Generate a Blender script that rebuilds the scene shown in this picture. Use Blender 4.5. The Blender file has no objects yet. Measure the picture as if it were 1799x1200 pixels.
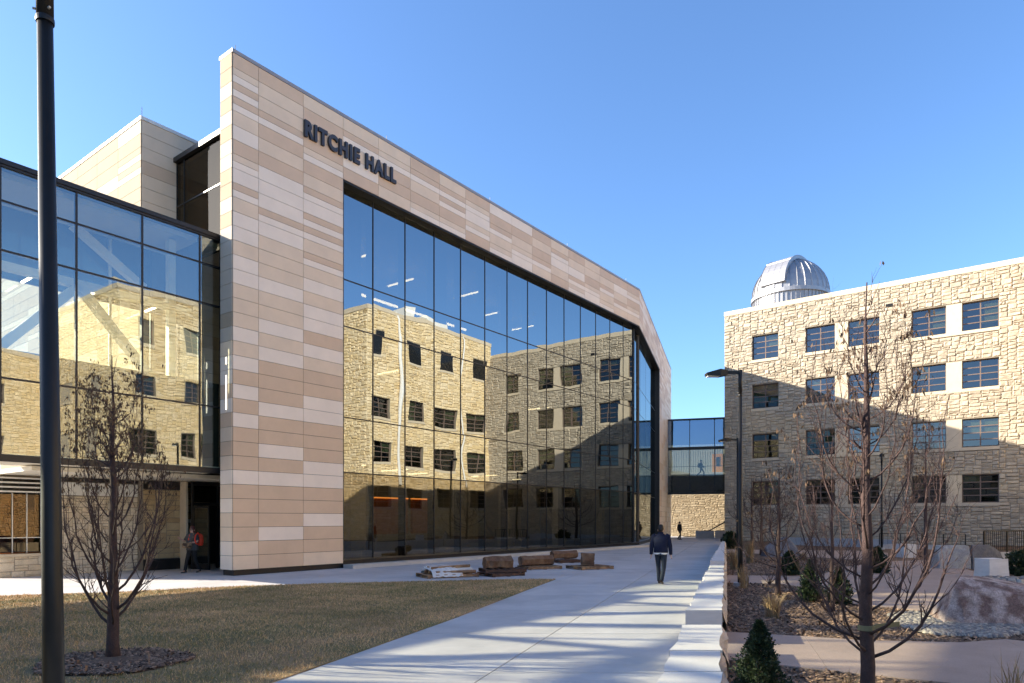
import bpy, bmesh, math, random
import numpy as np
from mathutils import Vector, Matrix, noise
R = math.radians
rnd = random.Random(7)
scn = bpy.context.scene
COL = scn.collection

# ------------------------------------------------------------------ camera, sky, sun, exposure
H = 2.0
cam_d = bpy.data.cameras.new('camera'); cam = bpy.data.objects.new('camera', cam_d); COL.objects.link(cam)
cam.location = (0, 0, H); cam.rotation_euler = (R(90), 0, 0)
cam_d.sensor_width = 36.0; cam_d.lens = 1203.0 / 1799.0 * 36.0
cam_d.shift_y = (912.0 - 600.0) / 1799.0
cam_d.clip_start = 0.1; cam_d.clip_end = 3000
scn.camera = cam

DX, DY = 0.6022, 0.7983                     # direction of the hall's long front; its normal is (DY, -DX)
RHO, CA = 1.6, 0.771                        # the sun's travel: 1 along the front, RHO out of it, CA down
sdir = Vector((DX + DY * RHO, DY - DX * RHO, -CA)).normalized()
SUN_EL = math.asin(-sdir.z); SUN_AZ = math.atan2(-sdir.x, -sdir.y)
w = bpy.data.worlds.new('World'); scn.world = w; w.use_nodes = True
nt = w.node_tree; bg = nt.nodes['Background']
sky = nt.nodes.new('ShaderNodeTexSky'); sky.sky_type = 'NISHITA'; sky.sun_disc = False
sky.sun_elevation = SUN_EL; sky.sun_rotation = SUN_AZ % (2 * math.pi)
sky.altitude = 400; sky.air_density = 1.0; sky.dust_density = 1.0; sky.ozone_density = 6.0
hs = nt.nodes.new('ShaderNodeHueSaturation'); hs.inputs['Saturation'].default_value = 1.0; nt.links.new(sky.outputs[0], hs.inputs['Color']); nt.links.new(hs.outputs[0], bg.inputs[0]); bg.inputs[1].default_value = 0.09
sun_d = bpy.data.lights.new('sun', 'SUN'); sun_d.energy = 4.0; sun_d.angle = R(0.55); sun_d.color = (1.0, 0.90, 0.74)
sun = bpy.data.objects.new('sun', sun_d); COL.objects.link(sun)
sun.rotation_euler = sdir.to_track_quat('-Z', 'Y').to_euler(); sun.location = (-40, 5, 40)
scn.view_settings.view_transform = 'Standard'; scn.view_settings.look = 'None'
scn.view_settings.exposure = 1.97; scn.view_settings.gamma = 1.0; scn.view_settings.use_curve_mapping = False
scn.cycles.max_bounces = 12; scn.cycles.transparent_max_bounces = 24; scn.cycles.diffuse_bounces = 6
scn.cycles.glossy_bounces = 6; scn.cycles.use_denoising = True; scn.cycles.sample_clamp_indirect = 6

# ------------------------------------------------------------------ frames and projection helpers
P0 = (-9.82, 24.06)
def frame(ox, oy, ang): return Matrix.Translation((ox, oy, 0)) @ Matrix.Rotation(ang, 4, 'Z')
def uvw(u, v): return (P0[0] + DX * u + DY * v, P0[1] + DY * u - DX * v)
A0 = math.atan2(DY, DX); AN = math.atan2(-DX, DY)
FM = frame(*P0, A0)                          # x along the front, y into the hall
I4 = Matrix.Identity(4)
def gp(px, py, z=0.0):                       # ground point seen at a photo pixel
    Y = (H - z) * 1203.0 / (py - 912.0); return ((px - 899.5) / 1203.0 * Y, Y)
def at(px, Y): return ((px - 899.5) / 1203.0 * Y, Y)
def scr(p): return (899.5 + 1203 * p[0] / max(p[1], .01), 912 - 1203 * (p[2] - H) / max(p[1], .01))

# ------------------------------------------------------------------ objects
WM = {}
def place(o, parent, M):
    WM[o.name] = M
    if parent is not None:
        o.parent = parent; o.matrix_parent_inverse = I4; o.matrix_basis = WM[parent.name].inverted() @ M
    else: o.matrix_basis = M
    COL.objects.link(o)
def tag(o, label=None, cat=None, group=None, kind=None):
    for k, v in (('label', label), ('category', cat), ('group', group), ('kind', kind)):
        if v: o[k] = v
    return o
def thing(name, label, cat, loc=(0, 0, 0), group=None, M=None):
    o = bpy.data.objects.new(name, None); o.empty_display_size = .3
    place(o, None, M if M is not None else Matrix.Translation(loc)); return tag(o, label, cat, group)
def setting(name, loc=(0, 0, 0)):
    o = bpy.data.objects.new(name, None); place(o, None, Matrix.Translation(loc)); o['kind'] = 'structure'; return o
def link_mesh(name, me, mats, parent=None, M=I4):
    if not isinstance(mats, (list, tuple)): mats = [mats]
    if len(me.materials) == 0:
        for m in mats: me.materials.append(m)
    o = bpy.data.objects.new(name, me); place(o, parent, M); return o

class MB:
    def __init__(s): s.v = []; s.f = []; s.m = []; s.t = []; s.sm = []; s.cm = 0; s.ct = .5; s.cs = False
    def face(s, idx): s.f.append(idx); s.m.append(s.cm); s.t.append(s.ct); s.sm.append(s.cs)
    def quad(s, a, b, c, d):
        n = len(s.v); s.v += [a, b, c, d]; s.face((n, n + 1, n + 2, n + 3))
    def poly(s, pts): n = len(s.v); s.v += list(pts); s.face(tuple(range(n, n + len(pts))))
    def box(s, x0, y0, z0, x1, y1, z1, back=True):
        n = len(s.v)
        s.v += [(x0, y0, z0), (x1, y0, z0), (x1, y1, z0), (x0, y1, z0), (x0, y0, z1), (x1, y0, z1), (x1, y1, z1), (x0, y1, z1)]
        fs = [(0, 1, 5, 4), (1, 2, 6, 5), (3, 0, 4, 7), (4, 5, 6, 7), (3, 2, 1, 0)]
        if back: fs.append((2, 3, 7, 6))
        for f in fs: s.face(tuple(n + i for i in f))
    def prism(s, pts, z0, z1):
        n = len(s.v); k = len(pts)
        ar = sum(pts[i][0] * pts[(i + 1) % k][1] - pts[(i + 1) % k][0] * pts[i][1] for i in range(k))
        if ar < 0: pts = pts[::-1]
        s.v += [(p[0], p[1], z0) for p in pts] + [(p[0], p[1], z1) for p in pts]
        s.face(tuple(range(n + k, n + 2 * k))); s.face(tuple(range(n + k - 1, n - 1, -1)))
        for i in range(k): j = (i + 1) % k; s.face((n + i, n + j, n + k + j, n + k + i))
    def beam(s, a, b, wd, ht):               # square bar from a to b
        a = Vector(a); b = Vector(b); d = (b - a).normalized()
        up = Vector((0, 0, 1)) if abs(d.z) < .95 else Vector((0, 1, 0))
        sx = d.cross(up).normalized(); sy = sx.cross(d).normalized(); n = len(s.v)
        for p in (a, b):
            for i, j in ((-1, -1), (1, -1), (1, 1), (-1, 1)): s.v.append(tuple(p + sx * i * wd / 2 + sy * j * ht / 2))
        for i in range(4): j = (i + 1) % 4; s.face((n + i, n + j, n + 4 + j, n + 4 + i))
        s.face((n + 3, n + 2, n + 1, n)); s.face((n + 4, n + 5, n + 6, n + 7))
    def tube(s, pts, rad, n=6, cap=True):
        pts = [Vector(p) for p in pts]; b0 = len(s.v); k = len(pts); pv = None
        for i, p in enumerate(pts):
            d = (pts[min(i + 1, k - 1)] - pts[max(i - 1, 0)])
            d = d.normalized() if d.length > 1e-9 else Vector((0, 0, 1))
            if pv is None: pv = d.orthogonal().normalized()
            sx = (pv - d * pv.dot(d)); sx = sx.normalized() if sx.length > 1e-6 else d.orthogonal().normalized()
            pv = sx; sy = d.cross(sx); r = rad[i] if isinstance(rad, (list, tuple)) else rad
            for j in range(n):
                a = 2 * math.pi * j / n; s.v.append(tuple(p + (sx * math.cos(a) + sy * math.sin(a)) * r))
        for i in range(k - 1):
            for j in range(n):
                j2 = (j + 1) % n; s.face((b0 + i * n + j, b0 + i * n + j2, b0 + (i + 1) * n + j2, b0 + (i + 1) * n + j))
        if cap:
            s.face(tuple(b0 + j for j in range(n - 1, -1, -1))); s.face(tuple(b0 + (k - 1) * n + j for j in range(n)))
    def loft(s, rings, n=14):                # rings: (cx, cy, cz, rx, ry [, power])
        b0 = len(s.v)
        for r in rings:
            pw = r[5] if len(r) > 5 else 2.0
            for j in range(n):
                a = 2 * math.pi * j / n; c, sn = math.cos(a), math.sin(a)
                s.v.append((r[0] + r[3] * math.copysign(abs(c) ** (2 / pw), c), r[1] + r[4] * math.copysign(abs(sn) ** (2 / pw), sn), r[2]))
        for i in range(len(rings) - 1):
            for j in range(n):
                j2 = (j + 1) % n; s.face((b0 + i * n + j, b0 + i * n + j2, b0 + (i + 1) * n + j2, b0 + (i + 1) * n + j))
        s.face(tuple(b0 + j for j in range(n - 1, -1, -1))); s.face(tuple(b0 + (len(rings) - 1) * n + j for j in range(n)))
    def mesh(s, name):
        me = bpy.data.meshes.new(name); me.from_pydata(s.v, [], s.f)
        me.polygons.foreach_set('material_index', s.m); me.polygons.foreach_set('use_smooth', s.sm)
        a = me.attributes.new('tint', 'FLOAT', 'FACE'); a.data.foreach_set('value', s.t)
        return me
    def build(s, name, mats, parent=None, M=I4, kind=None):
        me = s.mesh(name); o = link_mesh(name, me, mats, parent, M)
        if kind: o['kind'] = kind
        return o

def np_mesh(name, V, F, tint=None):          # many separate polygons with k corners each
    me = bpy.data.meshes.new(name); nf, k = F.shape
    me.vertices.add(len(V)); me.vertices.foreach_set('co', V.astype(np.float32).ravel())
    me.loops.add(nf * k); me.loops.foreach_set('vertex_index', F.astype(np.int32).ravel())
    me.polygons.add(nf); me.polygons.foreach_set('loop_start', np.arange(0, nf * k, k, dtype=np.int32))
    me.update(calc_edges=True)
    if tint is not None:
        a = me.attributes.new('tint', 'FLOAT', 'FACE'); a.data.foreach_set('value', tint.astype(np.float32))
    return me

# ------------------------------------------------------------------ materials
def mat(name, col, rough=.7, var=.12, vs=4.0, bump=0.0, bs=40.0, metal=0.0, col2=None, tint=0.0, spec=.4, stretch=None, fine=0.0, fs=80.0, streak=False):
    m = bpy.data.materials.new(name); m.use_nodes = True; t = m.node_tree; N = t.nodes; L = t.links
    b = N['Principled BSDF']; b.inputs['Roughness'].default_value = rough; b.inputs['Metallic'].default_value = metal
    b.inputs['Specular IOR Level'].default_value = spec
    g = N.new('ShaderNodeNewGeometry'); src = g.outputs['Position']
    if stretch:
        mp = N.new('ShaderNodeMapping'); mp.inputs['Scale'].default_value = stretch; L.new(src, mp.inputs[0]); src = mp.outputs[0]
    cur = None
    if tint:
        at_ = N.new('ShaderNodeAttribute'); at_.attribute_name = 'tint'
        mx = N.new('ShaderNodeMix'); mx.data_type = 'RGBA'; L.new(at_.outputs['Fac'], mx.inputs[0])
        c2 = col2 or tuple(c * (1 - tint) for c in col)
        mx.inputs[6].default_value = (*c2, 1); mx.inputs[7].default_value = (*col, 1); cur = mx.outputs[2]
    if var:
        n = N.new('ShaderNodeTexNoise'); n.inputs['Scale'].default_value = vs; n.inputs['Detail'].default_value = 6; n.inputs['Roughness'].default_value = .65
        L.new(src, n.inputs['Vector'])
        mr = N.new('ShaderNodeMapRange'); mr.inputs[1].default_value = .3; mr.inputs[2].default_value = .7
        mr.inputs[3].default_value = 1 - var; mr.inputs[4].default_value = 1 + var; L.new(n.outputs[0], mr.inputs[0])
        k = mr.outputs[0]
        if fine:
            n2 = N.new('ShaderNodeTexNoise'); n2.inputs['Scale'].default_value = fs; n2.inputs['Detail'].default_value = 3
            if streak:
                mp2 = N.new('ShaderNodeMapping'); mp2.inputs['Rotation'].default_value = (0, 0, .31); mp2.inputs['Scale'].default_value = (.08, 1, 1); L.new(src, mp2.inputs[0]); L.new(mp2.outputs[0], n2.inputs['Vector'])
            else: L.new(src, n2.inputs['Vector'])
            mr2 = N.new('ShaderNodeMapRange'); mr2.inputs[1].default_value = .3; mr2.inputs[2].default_value = .7
            mr2.inputs[3].default_value = 1 - fine; mr2.inputs[4].default_value = 1 + fine; L.new(n2.outputs[0], mr2.inputs[0])
            mm = N.new('ShaderNodeMath'); mm.operation = 'MULTIPLY'; L.new(k, mm.inputs[0]); L.new(mr2.outputs[0], mm.inputs[1]); k = mm.outputs[0]
        vm = N.new('ShaderNodeVectorMath'); vm.operation = 'SCALE'; L.new(k, vm.inputs['Scale'])
        if cur is None:
            if col2 and not tint:
                mx = N.new('ShaderNodeMix'); mx.data_type = 'RGBA'; n3 = N.new('ShaderNodeTexNoise'); n3.inputs['Scale'].default_value = vs * .6; n3.inputs['Detail'].default_value = 4
                L.new(src, n3.inputs['Vector']); mr3 = N.new('ShaderNodeMapRange'); mr3.inputs[1].default_value = .4; mr3.inputs[2].default_value = .6; L.new(n3.outputs[0], mr3.inputs[0])
                L.new(mr3.outputs[0], mx.inputs[0]); mx.inputs[6].default_value = (*col, 1); mx.inputs[7].default_value = (*col2, 1); L.new(mx.outputs[2], vm.inputs[0])
            else: vm.inputs[0].default_value = col
        else: L.new(cur, vm.inputs[0])
        cur = vm.outputs[0]
    if cur is None: b.inputs['Base Color'].default_value = (*col, 1)
    else: L.new(cur, b.inputs['Base Color'])
    if bump:
        n = N.new('ShaderNodeTexNoise'); n.inputs['Scale'].default_value = bs; n.inputs['Detail'].default_value = 8; n.inputs['Roughness'].default_value = .6; L.new(src, n.inputs['Vector'])
        bp = N.new('ShaderNodeBump'); bp.inputs['Strength'].default_value = bump; bp.inputs['Distance'].default_value = .02
        L.new(n.outputs[0], bp.inputs['Height']); L.new(bp.outputs[0], b.inputs['Normal'])
    return m
def emit(name, col, s):
    m = bpy.data.materials.new(name); m.use_nodes = True; t = m.node_tree; t.nodes.clear()
    e = t.nodes.new('ShaderNodeEmission'); e.inputs[0].default_value = (*col, 1); e.inputs[1].default_value = s
    o = t.nodes.new('ShaderNodeOutputMaterial'); t.links.new(e.outputs[0], o.inputs[0]); return m
def glass(name, f0, rcol, tcol, wob=0.0):
    m = bpy.data.materials.new(name); m.use_nodes = True; t = m.node_tree; N = t.nodes; L = t.links; N.clear()
    lw = N.new('ShaderNodeLayerWeight'); lw.inputs['Blend'].default_value = .5
    pw = N.new('ShaderNodeMath'); pw.operation = 'POWER'; pw.inputs[1].default_value = 5; L.new(lw.outputs['Facing'], pw.inputs[0])
    ma = N.new('ShaderNodeMath'); ma.operation = 'MULTIPLY_ADD'; ma.inputs[1].default_value = 1 - f0; ma.inputs[2].default_value = f0; L.new(pw.outputs[0], ma.inputs[0])
    gl = N.new('ShaderNodeBsdfGlossy'); gl.inputs['Roughness'].default_value = 0.0; gl.inputs['Color'].default_value = (*rcol, 1)
    tr = N.new('ShaderNodeBsdfTransparent'); tr.inputs[0].default_value = (*tcol, 1)
    if wob:
        g = N.new('ShaderNodeNewGeometry'); n = N.new('ShaderNodeTexNoise'); n.inputs['Scale'].default_value = .55; n.inputs['Detail'].default_value = 1.0; L.new(g.outputs['Position'], n.inputs['Vector'])
        bp = N.new('ShaderNodeBump'); bp.inputs['Strength'].default_value = 1.0; bp.inputs['Distance'].default_value = wob; L.new(n.outputs[0], bp.inputs['Height']); L.new(bp.outputs[0], gl.inputs['Normal'])
    mx = N.new('ShaderNodeMixShader'); L.new(ma.outputs[0], mx.inputs[0]); L.new(tr.outputs[0], mx.inputs[1]); L.new(gl.outputs[0], mx.inputs[2])
    o = N.new('ShaderNodeOutputMaterial'); L.new(mx.outputs[0], o.inputs[0]); return m

PAN_L = mat('panel pale', (.84, .705, .57), .5, .05, 1.2, .05, 60)
PAN_M = mat('panel sand', (.75, .58, .415), .5, .06, 1.2, .05, 60)
PAN_D = mat('panel tan', (.65, .465, .315), .5, .06, 1.2, .05, 60)
PAN_K = mat('panel pale dimmed', (.46, .40, .33), .85, .05, 1.2, .05, 60, spec=.1)  # pale panel colour turned down for faces the sun strikes
PAN_C = mat('panel cream dimmed', (.37, .30, .22), .85, .05, 1.2, .05, 60, spec=.1)  # cream panel colour, likewise darkened against the sun on those faces
JOINT = mat('dark joint', (.03, .027, .025), .8, .1)
COPING = mat('coping metal', (.30, .27, .26), .4, .06, 3, metal=.3)
BRONZE = mat('dark bronze metal', (.022, .02, .02), .38, .15, 6, metal=.3)
BLACK = mat('black painted metal', (.012, .0115, .011), .42, .15, 8, spec=.3)
LETTER = mat('letter metal', (.035, .035, .045), .4, .1)
STONE = mat('limestone rockface', (.455, .385, .29), .9, .16, 2.2, .9, 14, tint=.3, col2=(.37, .315, .24), fine=.2, fs=30)
STONE_S = mat('limestone smooth', (.56, .47, .345), .85, .08, 3, .2, 30, fine=.05)
STONE_T = mat('limestone golden', (.52, .39, .22), .9, .16, 2.5, .8, 16, tint=.3, col2=(.42, .29, .15), fine=.12, fs=30)
MORTAR = mat('mortar', (.24, .20, .15), .95, .12, 6)
CONC = mat('pale concrete', (.50, .475, .46), .85, .17, .5, .2, 90, tint=.10, fine=.09, fs=45, streak=True)
CONC_T = mat('tan concrete', (.33, .245, .20), .88, .14, .8, .25, 110, fine=.22, fs=110)
CONC_K = mat('curb concrete', (.48, .45, .41), .85, .10, 1.5, .2, 60)
CONC_B = mat('grey wall concrete', (.40, .40, .41), .85, .10, 2, .2, 40)
GRAVB = mat('joint sand', (.10, .095, .09), .95, .2, 10)
SOIL = mat('ground soil', (.12, .10, .07), .95, .25, .6, .4, 30)
TURF = mat('winter turf', (.30, .19, .095), .95, .22, .9, .6, 60, col2=(.14, .125, .05))
BLADE = mat('grass blade', (.78, .50, .26), .9, .25, .5, tint=.5, col2=(.17, .165, .055))
MULCH = mat('bark mulch', (.12, .075, .05), .95, .3, 3, .8, 50)
CHIP = mat('bark chip', (.38, .24, .155), .9, .2, 12, tint=.7, col2=(.075, .045, .03))
PEB = mat('river pebble', (.42, .36, .29), .8, .2, 15, tint=.5, col2=(.16, .14, .13))
BARK = mat('tree bark', (.062, .036, .031), .85, .3, 9, .8, 60, col2=(.06, .036, .032), fine=.2)
TWIG = mat('twig bark', (.06, .034, .03), .85, .2, 12)
DRYLEAF = mat('dry leaf', (.10, .062, .035), .9, .3, 20)
STRAW = mat('dry grass', (.42, .30, .16), .9, .2, 20, tint=.5, col2=(.24, .15, .08))
LEAF = mat('evergreen leaf', (.03, .05, .014), .6, .3, 14, tint=.6, col2=(.012, .022, .008))
WHITEST = mat('white limestone', (.60, .565, .53), .85, .10, 1.6, .25, 40, stretch=(1, 1, 6), fine=.04)
ROUGHST = mat('split limestone', (.48, .40, .33), .95, .2, 6, .9, 22, stretch=(1, 1, 3), fine=.12)
ROCK_R = mat('red granite', (.155, .095, .08), .85, .3, 7, .9, 9, col2=(.36, .28, .25), fine=.3, fs=40)
ROCK_G = mat('grey granite', (.27, .27, .28), .85, .25, 6, .7, 26, col2=(.36, .34, .31), fine=.3, fs=45)
ROCK_D = mat('blue grey granite', (.12, .125, .145), .85, .3, 6, .7, 24, fine=.3, fs=45)
GLASS = glass('coated glass', .48, (.53, .58, .60), (.08, .075, .055), .003)
GLASS_B = glass('glass back', .03, (1, 1, 1), (.9, .92, .88))
GLASS_W = glass('wing glass', .28, (.62, .68, .70), (.97, .985, .84), .004)
GLASS_F = glass('footbridge glass', .30, (.50, .66, .95), (.60, .62, .54), .003)
GLASS_N = glass('window glass', .15, (.66, .70, .76), (.34, .38, .32), .0015)
GLASS_R = glass('return glass', .10, (.5, .42, .32), (.25, .22, .16), .002)
GLASS_L = glass('footbridge clear glass', .10, (.45, .6, .85), (.66, .66, .62), .003)
GLASS_0 = glass('ground floor glass', .24, (.62, .62, .57), (.40, .37, .28), .003)
COVE = emit('cove light', (1.0, .33, .07), .7)
GLASS_DK = mat('dark glass', (.015, .016, .017), .08, .1)
STONE_W = mat('limestone brightened', (.74, .60, .39), .9, .14, 2.5, .8, 16, tint=.2, col2=(.66, .50, .27), fine=.1, fs=30)  # same limestone, colour raised to brighten its mirror image and the bounce
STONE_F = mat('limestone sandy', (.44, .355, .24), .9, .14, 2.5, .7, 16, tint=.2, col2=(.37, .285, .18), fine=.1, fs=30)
STONE_P = mat('limestone lifted', (.66, .57, .44), .9, .14, 2.5, .8, 16, tint=.2, col2=(.56, .46, .33), fine=.1, fs=30)  # annex stone colour raised in place of sunlight that misses the wall
INT_W = mat('interior wall', (.34, .30, .22), .8, .08)
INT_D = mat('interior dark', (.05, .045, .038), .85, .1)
INT_F = mat('interior floor', (.16, .15, .12), .6, .1)
WOOD_I = mat('interior wood', (.42, .13, .035), .6, .2, 4, stretch=(8, 8, 1))
CEIL = mat('interior ceiling', (.30, .29, .26), .9, .04)
SOFFIT = mat('cream soffit', (.72, .66, .54), .7, .04)
WHITE = mat('white paint', (.72, .70, .66), .5, .06)
STEEL = mat('truss steel', (.42, .40, .35), .5, .06)
LIGHT = emit('light strip', (1.0, .84, .62), 5.5)
SLOT = emit('glowing slot', (1.0, .90, .68), 1.1)
DOME_M = mat('dome aluminium', (.34, .34, .36), .5, .08, 3, metal=.6)
BLIND = mat('window blind', (.36, .37, .26), .7, .06)
FRAME_W = mat('window frame bronze', (.15, .105, .085), .5, .1)
WOOD_P = mat('pallet wood', (.35, .22, .12), .85, .25, 6, .3, 40, col2=(.20, .115, .065))
WOOD_O = mat('old wood', (.10, .055, .038), .9, .3, 8, .4, 40)
LOG = mat('petrified log', (.13, .068, .038), .85, .3, 5, .7, 25, col2=(.20, .125, .075), fine=.2)
WRAP = mat('white wrap', (.62, .60, .57), .45, .1, 6, .5, 14)
ORANGE_D = mat('orange door', (.50, .21, .02), .5, .12, 5)
SIDING = mat('ribbed siding', (.33, .335, .32), .5, .05)
SKIN = mat('skin', (.58, .34, .25), .55, .06, 10)
NAVY = mat('navy jacket', (.006, .009, .030), .95, .15, 20, .3, 60)
JEANS = mat('dark jeans', (.013, .019, .034), .85, .2, 25, .3, 80)
BLACKC = mat('black cloth', (.012, .012, .013), .85, .2, 20)
GREYC = mat('charcoal cloth', (.06, .062, .064), .85, .2, 20)
SHIRT = mat('white shirt', (.7, .7, .72), .8, .05)
SHOE = mat('brown shoe', (.035, .02, .015), .5, .2)
HAIR = mat('dark hair', (.014, .009, .007), .6, .25, 40)
HAIR_R = mat('auburn hair', (.07, .018, .016), .5, .25, 40)
RED = mat('red nylon', (.80, .06, .02), .6, .12, 12)
PLAID = mat('patterned bag', (.30, .20, .11), .8, .5, 16, col2=(.05, .03, .02))
STRAP = mat('olive strap', (.16, .15, .08), .8, .1)

# ------------------------------------------------------------------ small builders
def clip_poly(P, a, b, c):                   # keep a*x + b*y <= c
    out = []
    for i in range(len(P)):
        p, q = P[i], P[(i + 1) % len(P)]; dp = a * p[0] + b * p[1] - c; dq = a * q[0] + b * q[1] - c
        if dp <= 0: out.append(p)
        if (dp < 0 < dq) or (dq < 0 < dp):
            t = dp / (dp - dq); out.append((p[0] + t * (q[0] - p[0]), p[1] + t * (q[1] - p[1])))
    return out
def inside(P, x, y):
    c = False; j = len(P) - 1
    for i in range(len(P)):
        if (P[i][1] > y) != (P[j][1] > y) and x < (P[j][0] - P[i][0]) * (y - P[i][1]) / (P[j][1] - P[i][1]) + P[i][0]: c = not c
        j = i
    return c
def wall_sheet(mb, x0, z0, x1, z1, holes, depth, y=0.0):    # a wall plane with rectangular holes and their reveals
    xs = sorted({x0, x1, *[h[0] for h in holes], *[h[2] for h in holes]}); zs = sorted({z0, z1, *[h[1] for h in holes], *[h[3] for h in holes]})
    for i in range(len(xs) - 1):
        for j in range(len(zs) - 1):
            cx = (xs[i] + xs[i + 1]) / 2; cz = (zs[j] + zs[j + 1]) / 2
            if any(h[0] < cx < h[2] and h[1] < cz < h[3] for h in holes): continue
            mb.quad((xs[i], y, zs[j]), (xs[i + 1], y, zs[j]), (xs[i + 1], y, zs[j + 1]), (xs[i], y, zs[j + 1]))
    for a, b, c, d in holes:
        mb.quad((a, y, b), (a, y, d), (a, y + depth, d), (a, y + depth, b)); mb.quad((c, y + depth, b), (c, y + depth, d), (c, y, d), (c, y, b))
        mb.quad((a, y, d), (c, y, d), (c, y + depth, d), (a, y + depth, d)); mb.quad((a, y + depth, b), (c, y + depth, b), (c, y, b), (a, y, b))

def stone_cells(w_, z0, z1, mod, blocked, hs, ws, rg):
    nx = int(round(w_ / mod)); nz = int(round((z1 - z0) / mod)); mx = w_ / nx; mz = (z1 - z0) / nz
    occ = [[False] * nx for _ in range(nz)]
    for j in range(nz):
        for i in range(nx):
            cx, cz = (i + .5) * mx, z0 + (j + .5) * mz
            if any(b[0] < cx < b[2] and b[1] < cz < b[3] for b in blocked): occ[j][i] = True
    out = []
    for j in range(nz):
        i = 0
        while i < nx:
            if occ[j][i]: i += 1; continue
            k = i
            while k < nx and not occ[j][k]: k += 1
            run = k - i; wd = min(rg.choice(ws), run)
            if run - wd in (1, 2): wd = run if run <= max(ws) + 1 else wd - 1
            wd = max(1, wd); ht = min(rg.choice(hs), nz - j)
            while ht > 1 and any(occ[j + b][i + a] for b in range(ht) for a in range(wd)): ht -= 1
            for b in range(ht):
                for a in range(wd): occ[j + b][i + a] = True
            out.append((i * mx, z0 + j * mz, (i + wd) * mx, z0 + (j + ht) * mz)); i += wd
    return out
def stone_geo(mb, x0, z0, x1, z1, rg, proud, gap=.009):
    x0 += gap; x1 -= gap; z0 += gap; z1 -= gap; n = len(mb.v); wx, wz = x1 - x0, z1 - z0
    ex = min(.3, .07 / wx); ez = min(.32, .06 / wz)
    us = (0, ex * rg.uniform(.4, 1.4), rg.uniform(.35, .65), 1 - ex * rg.uniform(.4, 1.4), 1); vs = (0, ez * rg.uniform(.5, 1.3), 1 - ez * rg.uniform(.5, 1.3), 1)
    b = proud * rg.uniform(.55, 1.15); sx = rg.uniform(-.45, .45) * proud; sz = rg.uniform(-.35, .35) * proud
    mb.ct = rg.random()
    for j in range(4):
        for i in range(5):
            edge = i in (0, 4) or j in (0, 3)
            d = 0.004 if edge else max(.012, b + sx * (us[i] - .5) * 2 + sz * (vs[j] - .5) * 2 + rg.uniform(-.42, .42) * proud)
            jx = 0 if edge else rg.uniform(-.02, .02); jz = 0 if edge else rg.uniform(-.015, .015)
            mb.v.append((x0 + us[i] * wx + jx, -d, z0 + vs[j] * wz + jz))
    for j in range(3):
        for i in range(4): a = n + j * 5 + i; mb.face((a, a + 1, a + 6, a + 5))
def stone_wall(parent, M, w_, z0, z1, blocked, mod, hs, ws, seed, proud, material, singles=300):
    rg = random.Random(seed); cells = stone_cells(w_, z0, z1, mod, blocked, hs, ws, rg); sc = []
    for c in cells:
        p = M @ Vector(((c[0] + c[2]) / 2, 0, (c[1] + c[3]) / 2)); s = scr(p)
        vis = p.y > 1 and -10 < s[0] < 1810 and -10 < s[1] < 1210
        sc.append(((c[2] - c[0]) * (c[3] - c[1]) / max(p.y, 1) ** 2 if vis else -1.0, c))
    sc.sort(key=lambda t: -t[0]); rest = MB()
    for k, (s, c) in enumerate(sc):
        if k < singles and s > 0:
            mb = MB(); cx, cz = (c[0] + c[2]) / 2, (c[1] + c[3]) / 2
            stone_geo(mb, c[0] - cx, c[1] - cz, c[2] - cx, c[3] - cz, rg, proud)
            mb.build('stone', material, parent, M @ Matrix.Translation((cx, 0, cz)))
        else: stone_geo(rest, *c, rg, proud)
    if rest.f: rest.build('stones', material, parent, M, 'stuff')

def pane_mesh(w_, h_, bow, rg, n=7):         # a sealed pane: outer sheet slightly bowed, flat back
    mb = MB(); mb.cs = True; g = .012; b1 = bow * rg.uniform(-1, 1); tx = rg.uniform(-.0011, .0011) * w_; tz = rg.uniform(-.0008, .0008) * h_
    for j in range(n + 1):
        for i in range(n + 1):
            x = -1 + 2 * i / n; z = -1 + 2 * j / n
            y = b1 * (1 - x * x) * (1 - z * z) + tx * x + tz * z
            mb.v.append((x * (w_ / 2 - g), y, z * (h_ / 2 - g)))
    for j in range(n):
        for i in range(n): a = j * (n + 1) + i; mb.face((a, a + 1, a + n + 2, a + n + 1))
    mb.cs = False; mb.cm = 1; a, c = w_ / 2 - g, h_ / 2 - g
    mb.quad((a, .022, -c), (-a, .022, -c), (-a, .022, c), (a, .022, c))
    return mb
def curtain(parent, M, xs, zs, y, mats, rg, bow=.0035, deep=.2, mw=.05, skip=None, line=None, front=.02, row0=None):
    for i in range(len(xs) - 1):
        for j in range(len(zs) - 1):
            if skip and skip(i, j): continue
            wd, ht = xs[i + 1] - xs[i], zs[j + 1] - zs[j]
            pane_mesh(wd, ht, bow, rg).build('pane', row0 if row0 and j == 0 else mats, parent, M @ Matrix.Translation(((xs[i] + xs[i + 1]) / 2, y, (zs[j] + zs[j + 1]) / 2)))
    lm = line or BRONZE
    for x in xs:
        mb = MB(); mb.box(x - mw / 2, y - front, zs[0], x + mw / 2, y + deep, zs[-1]); mb.build('mullion', lm, parent, M)
    for z in zs[1:-1]:
        mb = MB()
        for i in range(len(xs) - 1): mb.box(xs[i] + mw / 2, y - front * .8, z - mw / 2, xs[i + 1] - mw / 2, y + deep * .9, z + mw / 2)
        mb.build('transom', lm, parent, M)

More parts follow.
